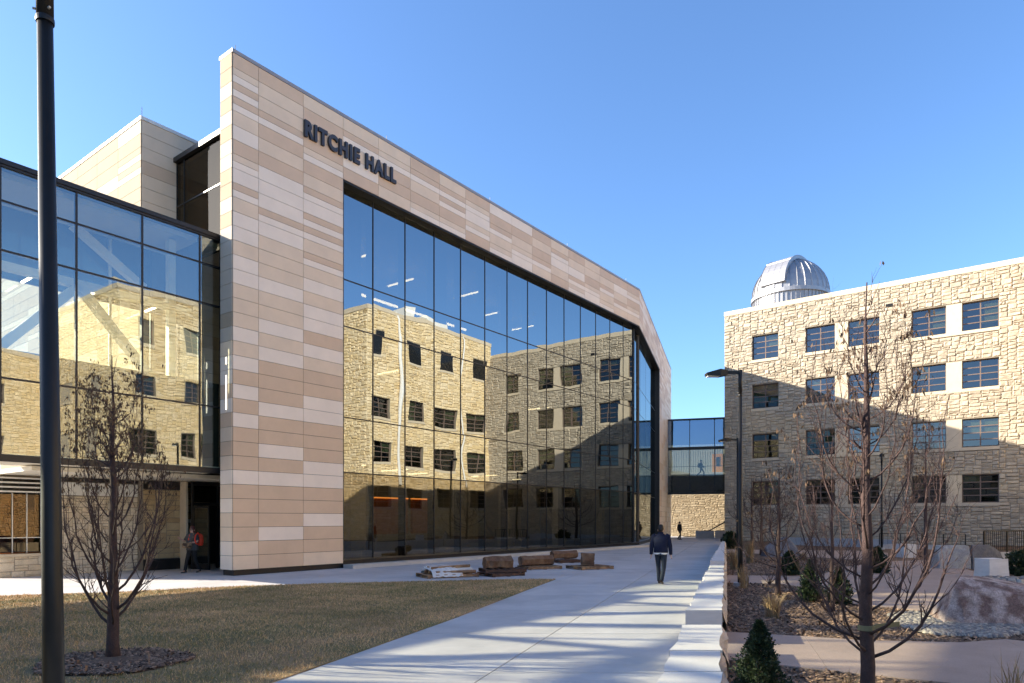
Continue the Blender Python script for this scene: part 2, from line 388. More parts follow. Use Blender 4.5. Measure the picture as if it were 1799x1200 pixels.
PM = {'K': PAN_K, 'L': PAN_L, 'M': PAN_M, 'D': PAN_D, 'C': PAN_C}
PITCH = .5055
def panel(parent, M, x0, z0, x1, z1, key, acc=None, proud=.03):
    g = .007; mb = acc or MB()
    if acc is None:
        cx, cz = (x0 + x1) / 2, (z0 + z1) / 2
        mb.box(x0 + g - cx, -proud, z0 + g - cz, x1 - g - cx, 0.0, z1 - g - cz, back=False)
        mb.build('panel', PM[key], parent, M @ Matrix.Translation((cx, 0, cz)))
    else:
        mb.cm = 'LMDC'.index(key); mb.box(x0 + g, -proud, z0 + g, x1 - g, 0.0, z1 - g, back=False)
def panel_col(parent, M, x0, x1, ztop, pattern, acc=None, proud=.03):
    z = ztop
    for p in pattern:
        if '/' in p:
            a, b = p.split('/'); panel(parent, M, x0, z - PITCH / 2, x1, z, a, acc, proud); panel(parent, M, x0, z - PITCH, x1, z - PITCH / 2, b, acc, proud)
        else: panel(parent, M, x0, z - PITCH, x1, z, p, acc, proud)
        z -= PITCH
def rand_pattern(n, rg, wts=('M', 'M', 'D', 'D', 'L', 'D/L', 'M/L', 'L')): return [rg.choice(wts) for _ in range(n)]

# ================================================================== GROUND
g = MB(); g.box(-400, -300, -.6, 500, 700, -.05); g.build('ground', SOIL)['kind'] = 'structure'
WA = (.3074, .9516); xl = lambda y: -5.62 + .323 * y; xr = lambda y: -.70 + .323 * y
# concrete walk: two rows of slabs along its axis
walk = setting('walkway'); bed = MB(); bed.prism([(xl(2), 2), (xr(2), 2), (xr(76), 76), (xl(76), 76)], -.2, -.012); bed.build('joint_bed', GRAVB, walk)
def wpt(s, t):                                # s metres along, t 0..1 across
    y = 3.0 + s * WA[1]; return (xl(y) + (xr(y) - xl(y)) * t - 0.0, y)
rg = random.Random(3)
for k in range(24):
    for a, b in ((0, .5), (.5, 1)):
        s0, s1 = k * 3.2 - .2 + .009, (k + 1) * 3.2 - .2 - .009; e = .002
        P = [wpt(s0, a + e), wpt(s0, b - e), wpt(s1, b - e), wpt(s1, a + e)]
        m_ = MB(); m_.ct = rg.random(); m_.prism(P, -.15, 0); m_.build('slab', CONC, walk)
# plaza between the walk and the hall, a grid in the hall's own directions
plaza = setting('plaza'); LAWN = [(-16, 17.2), (-13.3, 17.8), (-12.1, 18.2), (-10.8, 18.65), (-9.3, 19.6), (-8.1, 20.3), (-5.3, 21.3), (-2.9, 21.9), (-.2, 22.6), (1.45, 22.7), (.35, 19.0), (-1.16, 13.8), (-2.25, 10.42), (-2.95, 8.3), (-4.6, 3.0), (-16, 3.0)]
bed = MB(); bed.prism([(-60, -5), (xl(-5), -5), (xl(76), 76), (-10, 76), (-60, 40)], -.2, -.013); bed.build('joint_bed', GRAVB, plaza)
for i in range(-14, 24):
    for j in range(-4, 14):
        u0, u1, v0, v1 = i * 2.6 + .4, i * 2.6 + 3.0, j * 2.2 - 6, j * 2.2 - 3.8
        e = .007; P = [uvw(u0 + e, v0 + e), uvw(u1 - e, v0 + e), uvw(u1 - e, v1 - e), uvw(u0 + e, v1 - e)]
        if all(inside(LAWN, *p) for p in P): continue
        P = clip_poly(P, 1, -.323, -5.62 - .006)
        if len(P) < 3: continue
        c = (sum(p[0] for p in P) / len(P), sum(p[1] for p in P) / len(P))
        if c[1] < 2 or c[0] < -30: continue
        m_ = MB(); m_.ct = rg.random(); m_.prism(P, -.15, 0); m_.build('slab', CONC, plaza)
g = MB(); g.prism(LAWN, -.3, .012); g.build('lawn', TURF)['kind'] = 'structure'
# blades of the lawn
nr = np.random.default_rng(5); V = []; NB = 230000
ys = 6.2 + (22.8 - 6.2) * nr.random(NB) ** 1.35; xs = -13.6 + nr.random(NB) * 15.4
px_ = np.array([p[0] for p in LAWN]); py_ = np.array([p[1] for p in LAWN]); ok = np.zeros(NB, bool); j = len(LAWN) - 1
for i in range(len(LAWN)):
    c = ((py_[i] > ys) != (py_[j] > ys)) & (xs < (px_[j] - px_[i]) * (ys - py_[i]) / (py_[j] - py_[i] + 1e-12) + px_[i]); ok ^= c; j = i
ring_c = gp(200, 1166); d2 = ((xs - ring_c[0]) / .98) ** 2 + ((ys - ring_c[1]) / .86) ** 2
ok &= d2 > 1.0 + .18 * np.sin(np.arctan2(ys - ring_c[1], xs - ring_c[0]) * 7)
xs, ys = xs[ok], ys[ok]; n = len(xs); hgt = .018 + .038 * nr.random(n); ang = nr.random(n) * 6.283; wd = .0028 + ys * .00035
lx, ly = nr.normal(0, .022, n), nr.normal(0, .022, n)
V = np.empty((n, 3, 3)); V[:, 0] = np.stack([xs - np.cos(ang) * wd, ys - np.sin(ang) * wd, np.full(n, .008)], 1)
V[:, 1] = np.stack([xs + np.cos(ang) * wd, ys + np.sin(ang) * wd, np.full(n, .008)], 1); V[:, 2] = np.stack([xs + lx, ys + ly, hgt + .008], 1)
pat = .48 + .22 * np.sin(xs * 1.3 + 1.1 * np.sin(ys * .9)) * np.sin(ys * 1.1 + 2) + .16 * np.sin(xs * 4.1 + ys * 2.7) * np.sin(ys * 5.3 - xs) + nr.normal(0, .3, n)
o = link_mesh('grass', np_mesh('grass', V.reshape(-1, 3), np.arange(n * 3).reshape(-1, 3), np.clip(pat, 0, 1)), BLADE); o['kind'] = 'stuff'

def scatter(name, poly, n, size, material, z, seed, holes=(), thick=.35, flat=True):
    nr = np.random.default_rng(seed); P = np.array(poly); lo, hi = P.min(0), P.max(0); pts = []
    wgt = 0
    while len(pts) < n and wgt < 60 * n:
        wgt += 1
        y = lo[1] + (hi[1] - lo[1]) * nr.random() ** 1.5; x = lo[0] + (hi[0] - lo[0]) * nr.random()
        if inside(poly, x, y) and not any(inside(h, x, y) for h in holes): pts.append((x, y))
    pts = np.array(pts); n = len(pts); s = size * (.5 + nr.random(n)) * (1 + pts[:, 1] * .02); asp = .22 + .3 * nr.random(n) if flat else .7 + .3 * nr.random(n)
    a = nr.random(n) * 6.283; tilt = nr.normal(0, .35, n) if flat else nr.normal(0, .1, n); zz = z + s * .12 + nr.random(n) * size * .35
    base = np.array([(-1, -1, 0), (1, -1, 0), (1, 1, 0), (-1, 1, 0), (-.6, -.6, 1), (.6, -.6, 1), (.6, .6, 1), (-.6, .6, 1)], float)
    faces = np.array([(0, 1, 5, 4), (1, 2, 6, 5), (2, 3, 7, 6), (3, 0, 4, 7), (4, 5, 6, 7)])
    X = base[None, :, 0] * s[:, None] * .5; Y = base[None, :, 1] * (s * asp)[:, None] * .5; Z = (base[None, :, 2] * (s * (thick if not flat else .16))[:, None]) + X * np.tan(tilt)[:, None]
    ca, sa = np.cos(a)[:, None], np.sin(a)[:, None]
    Vv = np.stack([pts[:, :1] + X * ca - Y * sa, pts[:, 1:] + X * sa + Y * ca, zz[:, None] + Z - s[:, None] * .1], 2)
    F = (faces[None] + (np.arange(n) * 8)[:, None, None]).reshape(-1, 4)
    tn = np.repeat(nr.random(n) ** 1.6, 5)
    o = link_mesh(name, np_mesh(name, Vv.reshape(-1, 3), F, tn), material); o['kind'] = 'stuff'; return o
# dead leaves blown over the lawn
nl = 420; lx_, ly_ = -12 + 13 * nr.random(nl), 8 + 14 * nr.random(nl); k_ = np.array([inside(LAWN, a, b) for a, b in zip(lx_, ly_)]); lx_, ly_ = lx_[k_], ly_[k_]; nl = len(lx_); a_ = nr.random(nl) * 6.28; s_ = .018 + .02 * nr.random(nl)
V = np.stack([np.stack([lx_ + np.cos(a_ + q) * s_ * r_, ly_ + np.sin(a_ + q) * s_ * r_, .035 + .02 * nr.random(nl)], 1) for q, r_ in ((0, 1.3), (1.57, .6), (3.14, 1.2), (4.71, .6))], 1)
o = link_mesh('fallen_leaves', np_mesh('fallen_leaves', V.reshape(-1, 3), np.arange(nl * 4).reshape(-1, 4), nr.random(nl)), STRAW); o['kind'] = 'stuff'
# mulch ring round the lawn tree
ring = [(ring_c[0] + .98 * (1 + .07 * math.sin(3 * a)) * math.cos(a), ring_c[1] + .86 * (1 + .07 * math.sin(5 * a)) * math.sin(a)) for a in [i * .2094 for i in range(30)]]
g = MB(); n0 = len(ring); g.v = [(x, y, .014) for x, y in ring] + [(ring_c[0] + (x - ring_c[0]) * .6, ring_c[1] + (y - ring_c[1]) * .6, .05) for x, y in ring] + [(*ring_c, .075)]
for i in range(n0): j = (i + 1) % n0; g.face((i, j, n0 + j, n0 + i)); g.face((n0 + i, n0 + j, 2 * n0))
g.build('mulch_ring', MULCH)['kind'] = 'structure'
scatter('mulch_chips', ring, 4200, .05, CHIP, .035, 11)

# garden side
wallR = lambda y: (.02 + .312 * y)
G0 = [(wallR(2.5) - .15, 2.5), (40, 2.5), (46, 62), (wallR(62), 62)]
g = MB(); g.prism(G0, -.3, .0); g.build('mulch_bed', MULCH)['kind'] = 'structure'
PATH1 = [(wallR(9.7) - .2, 9.74), (5.0, 8.40), (8.0, 6.62), (12, 4.2), (14.5, 6.4), (9.2, 10.05), (8.1, 11.25), (7.2, 10.95), (5.75, 11.14), (4.81, 11.57), (wallR(12) - .2, 12.05)]
PATH1a = [p for p in PATH1]
P2 = [(1275, 1012), (1370, 1013), (1440, 1012), (1480, 998), (1560, 987), (1640, 985), (1740, 1013), (1900, 1016), (1900, 1088), (1690, 1083), (1600, 1073), (1500, 1063), (1452, 1040), (1370, 1027), (1275, 1025)]
PATH2 = [gp(*p) for p in P2]
P3 = [(1270, 966), (1345, 967), (1500, 968), (1560, 972), (1560, 985), (1500, 984), (1345, 974), (1270, 972)]
PATH3 = [gp(*p) for p in P3]
def path(poly, cuts, name='garden_path'):
    root = setting(name); polys = [poly]
    b_ = MB(); b_.prism(poly, -.15, .012); b_.build('path_base', GRAVB, root)
    for a, b, c in cuts:
        nw = []
        for p in polys:
            for sg in (1, -1):
                q = clip_poly(p, sg * a, sg * b, sg * c - .006)
                if len(q) >= 3: nw.append(q)
        polys = nw
    for q in polys:
        m_ = MB(); m_.ct = rg.random(); m_.prism(q, -.1, .03); m_.build('slab', CONC_T, root)
def line_cut(p, q): a, b = q[1] - p[1], p[0] - q[0]; return (a, b, a * p[0] + b * p[1])
path(PATH1, [line_cut((6.95, 7.9), (8.05, 11.2)), line_cut((4.15, 9.0), (4.95, 11.6)), line_cut((3.4, 10.9), (8.2, 8.6))])
path(PATH2, [line_cut(gp(1440, 1038), gp(1500, 990)), line_cut(gp(1600, 1075), gp(1640, 985)), line_cut(gp(1480, 1030), gp(1799, 1045))])
path(PATH3, [line_cut(gp(1400, 985), gp(1400, 960))])
GRAV = [gp(*p) for p in ((1560, 1083), (1600, 1078), (1690, 1087), (1830, 1092), (1830, 1112), (1752, 1122), (1640, 1117), (1585, 1104))]
g = MB(); g.prism(GRAV, -.1, .014); g.build('gravel_bed', GRAVB)['kind'] = 'structure'
scatter('gravel', GRAV, 5200, .052, PEB, .012, 21, thick=.5, flat=False)
GRAV2 = [gp(*p) for p in ((1728, 1020), (1860, 1022), (1860, 1029), (1728, 1027))]
scatter('gravel', GRAV2, 260, .12, PEB, .03, 22, thick=.5, flat=False)
MULA = [(wallR(6.2), 6.2), (9, 6.2), (20, 28), (wallR(36), 36)]
scatter('mulch_chips', MULA, 24000, .055, CHIP, .0, 12, holes=(PATH1, PATH2, GRAV))

# ================================================================== THE HALL
hall = thing('hall_building', 'tall hall clad in pale, sand and tan panels around a huge mirror-glass front', 'building', uvw(0, 0) + (0,))
rg = random.Random(41)
PA = 'D M/L D/L D/L M L D M/L L D/L M L L M L L M M M L M L D L D L D D D L D D D D M M'.split()
PB = 'D M M D/L D M D L L L D/L L M M M L M M L M L D D D L D D L D L D D D L D D'.split()
PC = 'M D D D M/L D M D/L L D/L D/L M D/L M L M L L D L M D D L L D D D L L D D L D D M'.split()
ZT = .2 + 36 * PITCH; ZO = ZT - 5 * PITCH; KU = 31.48
for x0, x1, pt in ((0, 1.0, PA), (1.0, 2.92, PB), (2.92, 4.84, PC)): panel_col(hall, FM, x0, x1, ZT, pt[:36])
cw = (KU - 4.84) / 14; BAND = ['M D/L M L D', 'M M/L D D M', 'D D/L M D M/L', 'M D/L D/L D M/L', 'D M/L L M/L D', 'L D D/L M M/L', 'L D M M/L L', 'D M D D/L M', 'M D/L L M D', 'D M L D/L M/L', 'M M D M/L L', 'D M D/L M M/L', 'D L M D/L M', 'D M/L D M/L M']
for i, b in enumerate(BAND): panel_col(hall, FM, 4.84 + i * cw, 4.84 + (i + 1) * cw, ZT, b.split())
FEND = frame(*uvw(0, -.75), AN)                 # the pier's narrow end, facing left
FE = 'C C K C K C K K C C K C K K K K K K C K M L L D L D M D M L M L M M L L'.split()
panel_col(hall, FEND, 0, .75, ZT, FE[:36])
S2A = math.atan2(.952, .304); F2 = frame(*uvw(KU, 0), S2A)
for i in range(8):
    panel_col(hall, F2, i * 1.85, (i + 1) * 1.85, ZT, rand_pattern(5, rg))
acc = MB()
for i in range(7):
    x0, x1 = 14.8 + i * 1.79, 14.8 + (i + 1) * 1.79
    panel_col(hall, F2, x0, x1, ZT, rand_pattern(12, rg, ('D', 'M', 'L', 'D/L', 'M/L')) + rand_pattern(24, rg, ('M', 'L', 'L')), acc)
acc.build('cladding', [PAN_L, PAN_M, PAN_D, PAN_C], hall, F2, 'stuff')
# walls behind the panels, opening reveals, coping
mb = MB(); mb.box(0.0, .004, .2, 4.84, .75, ZT); mb.box(4.84, .004, ZO, KU - .02, .62, ZT); mb.build('backing_wall', JOINT, hall, FM)
mb = MB(); mb.box(0, .004, ZO, 14.8, .62, ZT); mb.box(14.8, .004, .1, 27.33, .9, ZT); mb.build('backing_wall', JOINT, hall, F2)
mb = MB(); mb.box(-.04, -.05, ZT + .004, KU + .01, .80, ZT + .13); mb.build('coping', COPING, hall, FM)
mb = MB(); mb.box(.03, -.05, ZT + .002, 27.4, .9, ZT + .128); mb.build('coping', COPING, hall, F2)
mb = MB(); mb.box(.06, .04, 0, 4.80, .70, .196); mb.build('base', BRONZE, hall, FM)
mb = MB(); mb.box(4.842, .002, ZO - .07, KU, .44, ZO - .003); mb.box(4.842, .0, .33, 4.90, .44, ZO - .07); mb.build('opening_frame', BRONZE, hall, FM)
mb = MB(); mb.box(0.02, .002, ZO - .07, 14.79, .5, ZO - .003); mb.box(14.55, .0, .3, 14.79, .55, ZO - .07); mb.build('opening_frame', BRONZE, hall, F2)
mb = MB(); mb.box(4.842, .04, .0, KU + .1, .43, .31); mb.build('base', BRONZE, hall, FM)
mb = MB(); mb.box(.1, .04, .0, 14.79, .43, .30); mb.build('base', BRONZE, hall, F2)
ZR = [.33, 3.95, 6.25, 10.05, 12.0, ZO - .07]
XM = [4.90, 6.85] + [6.85 + 1.92 * k for k in range(1, 13)] + [31.57]
rg = random.Random(77)
curtain(hall, FM, XM, ZR, .45, [GLASS, GLASS_B], rg, bow=.0034, deep=.42, row0=[GLASS_0, GLASS_B])
curtain(hall, F2, [.03] + [3.7 * k for k in range(1, 4)] + [14.56], ZR, .40, [GLASS, GLASS_B], rg, bow=.002, front=.004)
for u in (.35, 7.6, 14.9, 22.5, 30.2):
    mb = MB(); mb.tube([(u, .4, ZT + .12), (u, .4, ZT + .62)], .012, 5); mb.build('lightning_rod', STEEL, hall, FM)
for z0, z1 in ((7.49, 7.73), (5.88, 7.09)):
    mb = MB(); mb.box(.37, -.042, z0, .43, -.03, z1); mb.build('glowing_slot', SLOT, hall, FEND)  # two bright upright slots, built as glowing strips
# inside: floors, ceilings, columns, walls, strip lights
mb = MB(); mb.box(4.9, .75, .1, 32, 12, .30); mb.box(4.9, 1.6, 4.75, 33, 12, 5.2); mb.box(4.9, 2.4, 9.75, 33, 12, 10.2); mb.build('floor', INT_F, hall, FM)
mb = MB(); mb.box(4.95, .7, ZO + .02, 33.5, 12, ZO + .3); mb.build('roof', CEIL, hall, FM)
mb = MB(); mb.box(4.9, 9, .3, 33, 9.2, 4.7); mb.box(4.9, 11.7, 5.2, 33, 12, ZO); mb.box(4.6, .8, .2, 4.85, 12, ZO); mb.build('inner_wall', INT_W, hall, FM)
mb = MB(); mb.box(33.2, 1.0, .3, 33.5, 12, ZO); mb.build('inner_wall', INT_D, hall, FM)
for u0, u1 in ((5.2, 7.6), (11.0, 13.4), (13.8, 16.2)):
    mb = MB(); mb.box(u0, 5.0, 1.2, u1, 5.2, 3.1); mb.build('wood_panel', WOOD_I, hall, FM); mb = MB(); mb.box(u0, 4.95, 3.1, u1, 5.2, 3.16); mb.build('cove_light', COVE, hall, FM); mb = MB(); mb.box(u0 - .3, 4.6, .3, u1 + .9, 5.0, 1.15); mb.build('counter', INT_W, hall, FM)
for u in (7.4, 13.2, 18.9, 24.7, 30.2):
    mb = MB(); mb.box(u - .3, 2.2, .3, u + .3, 2.8, ZO); mb.build('column', INT_W, hall, FM)
for i, (u, z) in enumerate([(u, z) for z, us in ((15.2, (6.2, 9.6, 13.4, 17.2, 21.0, 24.8)), (9.65, (11.2, 25.5)), (4.65, (6.4, 9.0, 12.2, 15.0, 18.8, 23.0))) for u in us]):
    mb = MB(); mb.box(u - .05, 3.0 + (i % 3) * .8, z - .06, u + .05, 5.0 + (i % 3) * .8, z); mb.build('strip_light', LIGHT, hall, FM)
mb = MB(); mb.box(10.5, 6.0, 13.9, 19.5, 6.12, 14.0); mb.build('strip_light', LIGHT, hall, FM)
for x in (15.4, 22.6):
    mb = MB(); mb.beam((x, 4, 5.2), (x + 5.2, 4, .4), .3, .35); mb.beam((x, 3.9, 6.1), (x + 5.2, 3.9, 1.3), .05, .05); mb.build('staircase', INT_W, hall, FM)
# back of the hall
mb = MB(); mb.box(.3, 12, 0, 44, 24, ZO + .2); mb.build('rear_wall', PAN_M, hall, FM)
# glazed return between the pier and the tower
FRET = frame(*uvw(.2, -4.25), AN)
curtain(hall, FRET, [0, .55, 3.5], [12.3, 14.2, 15.9], 0, [GLASS_R, GLASS_B], rg, deep=.12)
mb = MB(); mb.box(-.3, -.12, 15.92, 3.5, .5, 16.1); mb.build('roof_edge', BRONZE, hall, FRET)
mb = MB(); mb.box(0, .25, 12.0, 3.5, .35, 15.9); mb.build('inner_wall', INT_D, hall, FRET)

# raised letters on the band
def letters():
    cu = bpy.data.curves.new('words', 'FONT'); cu.body = 'RITCHIE HALL'; cu.size = 1.0; cu.extrude = .05; cu.offset = .046; cu.resolution_u = 4; cu.space_character = 1.22
    t = bpy.data.objects.new('words', cu); COL.objects.link(t); bpy.context.view_layer.update()
    me = bpy.data.meshes.new_from_object(t.evaluated_get(bpy.context.evaluated_depsgraph_get()))
    bpy.data.objects.remove(t); bpy.data.curves.remove(cu)
    bm = bmesh.new(); bm.from_mesh(me); bm.verts.ensure_lookup_table(); bmesh.ops.remove_doubles(bm, verts=bm.verts, dist=1e-5)
    seen = set(); isl = []
    for v in bm.verts:
        if v in seen: continue
        st = [v]; seen.add(v); comp = []
        while st:
            a = st.pop(); comp.append(a)
            for e in a.link_edges:
                b = e.other_vert(a)
                if b not in seen: seen.add(b); st.append(b)
        isl.append(comp)
    x0 = min(v.co.x for v in bm.verts); x1 = max(v.co.x for v in bm.verts); y0 = min(v.co.y for v in bm.verts); y1 = max(v.co.y for v in bm.verts)
    sx, sz = 4.76 / (x1 - x0), .66 / (y1 - y0)
    sign = thing('building_sign', 'dark raised metal letters reading RITCHIE HALL on the panel band', 'sign', M=FM @ Matrix.Translation((2.93, -.09, 16.73)))
    for comp in sorted(isl, key=lambda c: min(v.co.x for v in c)):
        fs = {f for v in comp for f in v.link_faces}; idx = {v: i for i, v in enumerate(comp)}
        m2 = bpy.data.meshes.new('letter'); m2.from_pydata([((v.co.x - x0) * sx, -v.co.z, (v.co.y - y0) * sz) for v in comp], [], [[idx[v] for v in f.verts] for f in fs])
        link_mesh('letter', m2, LETTER, sign, WM[sign.name])
    bm.free(); bpy.data.meshes.remove(me)
letters()

# curb along the glass
curb = setting('curb', uvw(4, .5) + (0,))
for k in range(9):
    mb = MB(); mb.box(4.86 + k * 3.0, -.62, 0, 4.86 + k * 3.0 + 2.985, -.02, .15); mb.build('curb_stone', CONC_K, curb, FM)
for k in range(5):
    mb = MB(); mb.box(.35 + k * 3.0, -.62, 0, .35 + k * 3.0 + 2.985, -.02, .15); mb.build('curb_stone', CONC_K, curb, F2)

# ================================================================== GLAZED WING (a bridge that runs on to the left)
wing = thing('glazed_bridge', 'long glazed bridge wing with white truss joining the hall at the left', 'bridge', uvw(-3, -1) + (0,))
FW = FM @ Matrix.Translation((0, 1.0, 0))
xw = [.18, -.65] + [-2.61 - 1.955 * k for k in range(0, 15)]; xw = xw[::-1]
rg = random.Random(5)
curtain(wing, FW, xw, [3.85, 6.03, 9.66, 11.07, 12.02], 0.0, [GLASS_W, GLASS_B], rg, bow=.0048, deep=.12, mw=.055)
XE = xw[0]
mb = MB(); mb.box(XE, -.03, 3.65, .18, .14, 3.845); mb.build('fascia', BRONZE, wing, FW)
mb = MB(); mb.box(XE, -.05, 12.025, .18, .25, 12.1); mb.box(XE, -.09, 12.1, .18, .35, 12.24); mb.build('roof_edge', BRONZE, wing, FW)
mb = MB(); mb.box(XE, .15, 3.9, .15, 2.4, 6.3); mb.box(-7, .15, 6.3, .15, .3, 6.9); mb.box(-7, 2.3, 6.3, .15, 2.4, 6.9); mb.box(XE, .15, 6.3, -7.01, .3, 7.6); mb.box(XE, 2.3, 6.3, -7.01, 2.4, 8.35); mb.build('floor', INT_D, wing, FW)  # taller parapets at far left are unseen, raised to trim the sun patch
mb = MB(); mb.box(XE, .26, 11.85, .15, 2.4, 12.15); mb.build('roof', CEIL, wing, FW)
mb = MB(); mb.box(XE, .145, 3.7, .2, 4.3, 3.895); mb.build('soffit', SOFFIT, wing, FW) if False else None
mb = MB(); mb.box(XE, .145, 3.7, .2, 2.42, 3.895); mb.build('soffit', SOFFIT, wing, FW)
for x in xw[:-1][::2]:
    mb = MB(); mb.box(x - .04, 2.36, 6.0, x + .04, 2.44, 11.84); mb.build('rear_post', STEEL, wing, FW)
curtain(wing, FW, [-6.52, -4.56, -2.61, -1.2], [6.0, 9.6, 11.84], 2.42, [GLASS_B, GLASS_B], rg, bow=.001, deep=.06, mw=.04)
for k in range(5):
    xa = -1.3 - k * 5.86
    for (a, b) in (((xa, .75, 6.1), (xa - 2.93, .75, 9.4)), ((xa - 2.93, .75, 9.4), (xa - 5.86, .75, 6.1)), ((xa - .3, 2.1, 10.3), (xa - 2.6, 2.1, 11.8))):
        mb = MB(); mb.beam(a, b, .26, .26); mb.build('truss_member', STEEL, wing, FW)
    mb = MB(); mb.beam((xa, .75, 6.0), (xa, .75, 11.8), .24, .24); mb.build('truss_member', STEEL, wing, FW)
mb = MB(); mb.beam((-30, .75, 9.45), (-.2, .75, 9.45), .24, .24); mb.build('truss_member', STEEL, wing, FW)
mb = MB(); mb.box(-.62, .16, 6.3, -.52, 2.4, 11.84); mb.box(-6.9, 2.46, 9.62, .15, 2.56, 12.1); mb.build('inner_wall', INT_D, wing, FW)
for x in (-1.5, -3.5, -5.3):
    mb = MB(); mb.box(x - .03, 1.2, 9.50, x + .03, 2.2, 9.54); mb.build('strip_light', LIGHT, wing, FW)
for x in (-14.3, -23.5, -30.5):
    mb = MB(); mb.tube([(x, 1.2, 0), (x, 1.2, 3.72)], .25, 12); mb.build('column', CONC_B, wing, FW)

# panel tower behind the wing
tower = thing('panel_tower', 'cream panelled block rising behind the glazed bridge wing', 'building', uvw(1, -6) + (0,))
FTL = frame(*uvw(-1.1, -19.5), AN); rg = random.Random(9); ZTT = 3.9 + 26 * PITCH
for i in range(8):
    x1 = 15.15 - i * 1.9; x0 = x1 - 1.9 if i < 7 else 0.0
    panel_col(tower, FTL, x0, x1, ZTT, rand_pattern(26, rg, ('C', 'C', 'C/K', 'K', 'C')))
FTF = FM @ Matrix.Translation((0, 4.35, 0))
panel_col(tower, FTF, -1.1, .9, ZTT, rand_pattern(26, rg, ('M', 'M', 'D', 'M')))
panel_col(tower, FTF, .9, 2.8, ZTT, rand_pattern(26, rg, ('M', 'M', 'D', 'M')))
mb = MB(); mb.box(-1.095, .005, 3.8, 6, 15.1, ZTT); mb.build('backing_wall', JOINT, tower, FTF)
mb = MB(); mb.box(-1.16, -.06, ZTT + .002, 6, 15.1, ZTT + .13); mb.build('coping', WHITE, tower, FTF)
for x, y in ((-1.0, .2), (3, .2)):
    mb = MB(); mb.tube([(x, y, ZTT), (x, y, ZTT + .6)], .012, 5); mb.build('lightning_rod', STEEL, tower, FTF)

# ground floor under the wing
annex = thing('stone_annex', 'ground floor stone wall with louvered window under the glazed bridge wing', 'building', uvw(-2, -5.5) + (0,))
FA_ = FM @ Matrix.Translation((-5.3, 5.5, 0))
mb = MB(); wall_sheet(mb, 0, 0, 5.9, 3.5, [(.05, .8, 1.35, 3.4)], .25); mb.box(0.0, .45, 0, 5.9, 9, 3.5); mb.build('wall', MORTAR, annex, FA_)
stone_wall(annex, FA_, 5.9, 0, 2.85, [(0, .72, 1.42, 3.6)], .1, (1, 2, 2, 3), (3, 4, 5, 6, 7), 51, .035, STONE_P, 300)
mb = MB(); mb.box(1.42, -.06, 2.87, 4.85, 0, 3.34); mb.build('fascia', WHITE, annex, FA_)
mb = MB(); mb.box(0, -.07, .70, 1.42, .05, .80); mb.build('sill', STONE_S, annex, FA_)
for i in range(3):
    mb = MB(); mb.box(.07 + i * .43, .20, .84, .07 + i * .43 + .405, .22, 2.86); mb.build('pane', glass('bronze pane', .06, (1, .8, .6), (.20, .085, .04)) if i == 0 else bpy.data.materials['bronze pane'], annex, FA_)
    mb = MB(); mb.box(.07 + i * .43 + .405, .16, .82, .07 + i * .43 + .43, .24, 2.9); mb.build('window_frame', WHITE, annex, FA_)
mb = MB(); mb.box(.05, .17, 1.34, 1.35, .195, 1.365); mb.build('window_frame', WHITE, annex, FA_)
for i in range(4):
    mb = MB(); mb.box(-.1, -.12, 2.92 + i * .155, 1.40, .02, 2.97 + i * .155); mb.build('louver', WHITE, annex, FA_)
for i in range(3):
    mb = MB(); mb.box(.15 + i * .5, .02, 2.86, .2 + i * .5, .07, 3.5); mb.build('louver_post', BRONZE, annex, FA_)
mb = MB(); mb.box(.03, .40, .8, 1.37, .44, 2.86); mb.build('inner_wall', WOOD_I, annex, FA_); mb = MB(); mb.box(.03, .40, 2.87, 1.37, .44, 3.45); mb.build('inner_wall', INT_D, annex, FA_)
mb = MB(); mb.box(0, -3.1, 3.52, 9.3, 9, 3.66); mb.build('roof', SOFFIT, annex, FA_)
mb = MB(); mb.box(1.4, -.12, 3.38, 9.3, 0, 3.5); mb.build('roof_edge', BRONZE, annex, FA_)
FR_ = FM @ Matrix.Translation((-.75, 5.0, 0))
mb = MB(); mb.box(0, .02, 0, 1.5, .45, 3.5); mb.build('wall', MORTAR, annex, FR_)
stone_wall(annex, FR_, 1.5, .45, 3.15, [], .1, (2, 2, 3), (4, 5, 6, 7), 52, .02, STONE_T, 60)
mb = MB(); mb.box(0, -.05, 0, 1.5, .01, .43); mb.build('base', BRONZE, annex, FR_)
mb = MB(); mb.box(0, -.04, 3.17, 1.5, .02, 3.5); mb.build('lintel', BRONZE, annex, FR_)

entry = thing('entrance_doors', 'dark glazed entrance doors with one leaf held open beside the pier', 'entrance', uvw(1.6, -4.3) + (0,))
FD = FM @ Matrix.Translation((.78, 4.2, 0))
mb = MB()
for x0, x1 in ((.0, .07), (1.05, 1.12), (2.2, 2.28)): mb.box(x0, 0, 0, x1, .12, 3.35)
mb.box(.07, 0, 2.55, 1.05, .12, 2.66); mb.box(1.12, 0, 2.55, 2.2, .12, 2.66); mb.box(0, .0, 3.352, 2.28, .12, 3.5); mb.build('door_frame', BRONZE, entry, FD)
mb = MB(); mb.box(1.13, .03, .02, 2.19, .07, .25); mb.box(1.13, .03, .25, 1.23, .07, 2.54); mb.box(2.09, .03, .25, 2.19, .07, 2.54); dl = mb.build('door', BLACK, entry, FD)
mb = MB(); mb.box(1.235, .045, .26, 2.085, .06, 2.53); mb.build('pane', GLASS_N, dl, FD)
mb = MB(); mb.tube([(1.3, -.04, .8), (1.3, -.04, 1.9)], .018, 8); mb.build('handle', STEEL, dl, FD)
FDO = FD @ Matrix.Translation((.03, 0, 0)) @ Matrix.Rotation(R(-82), 4, 'Z')
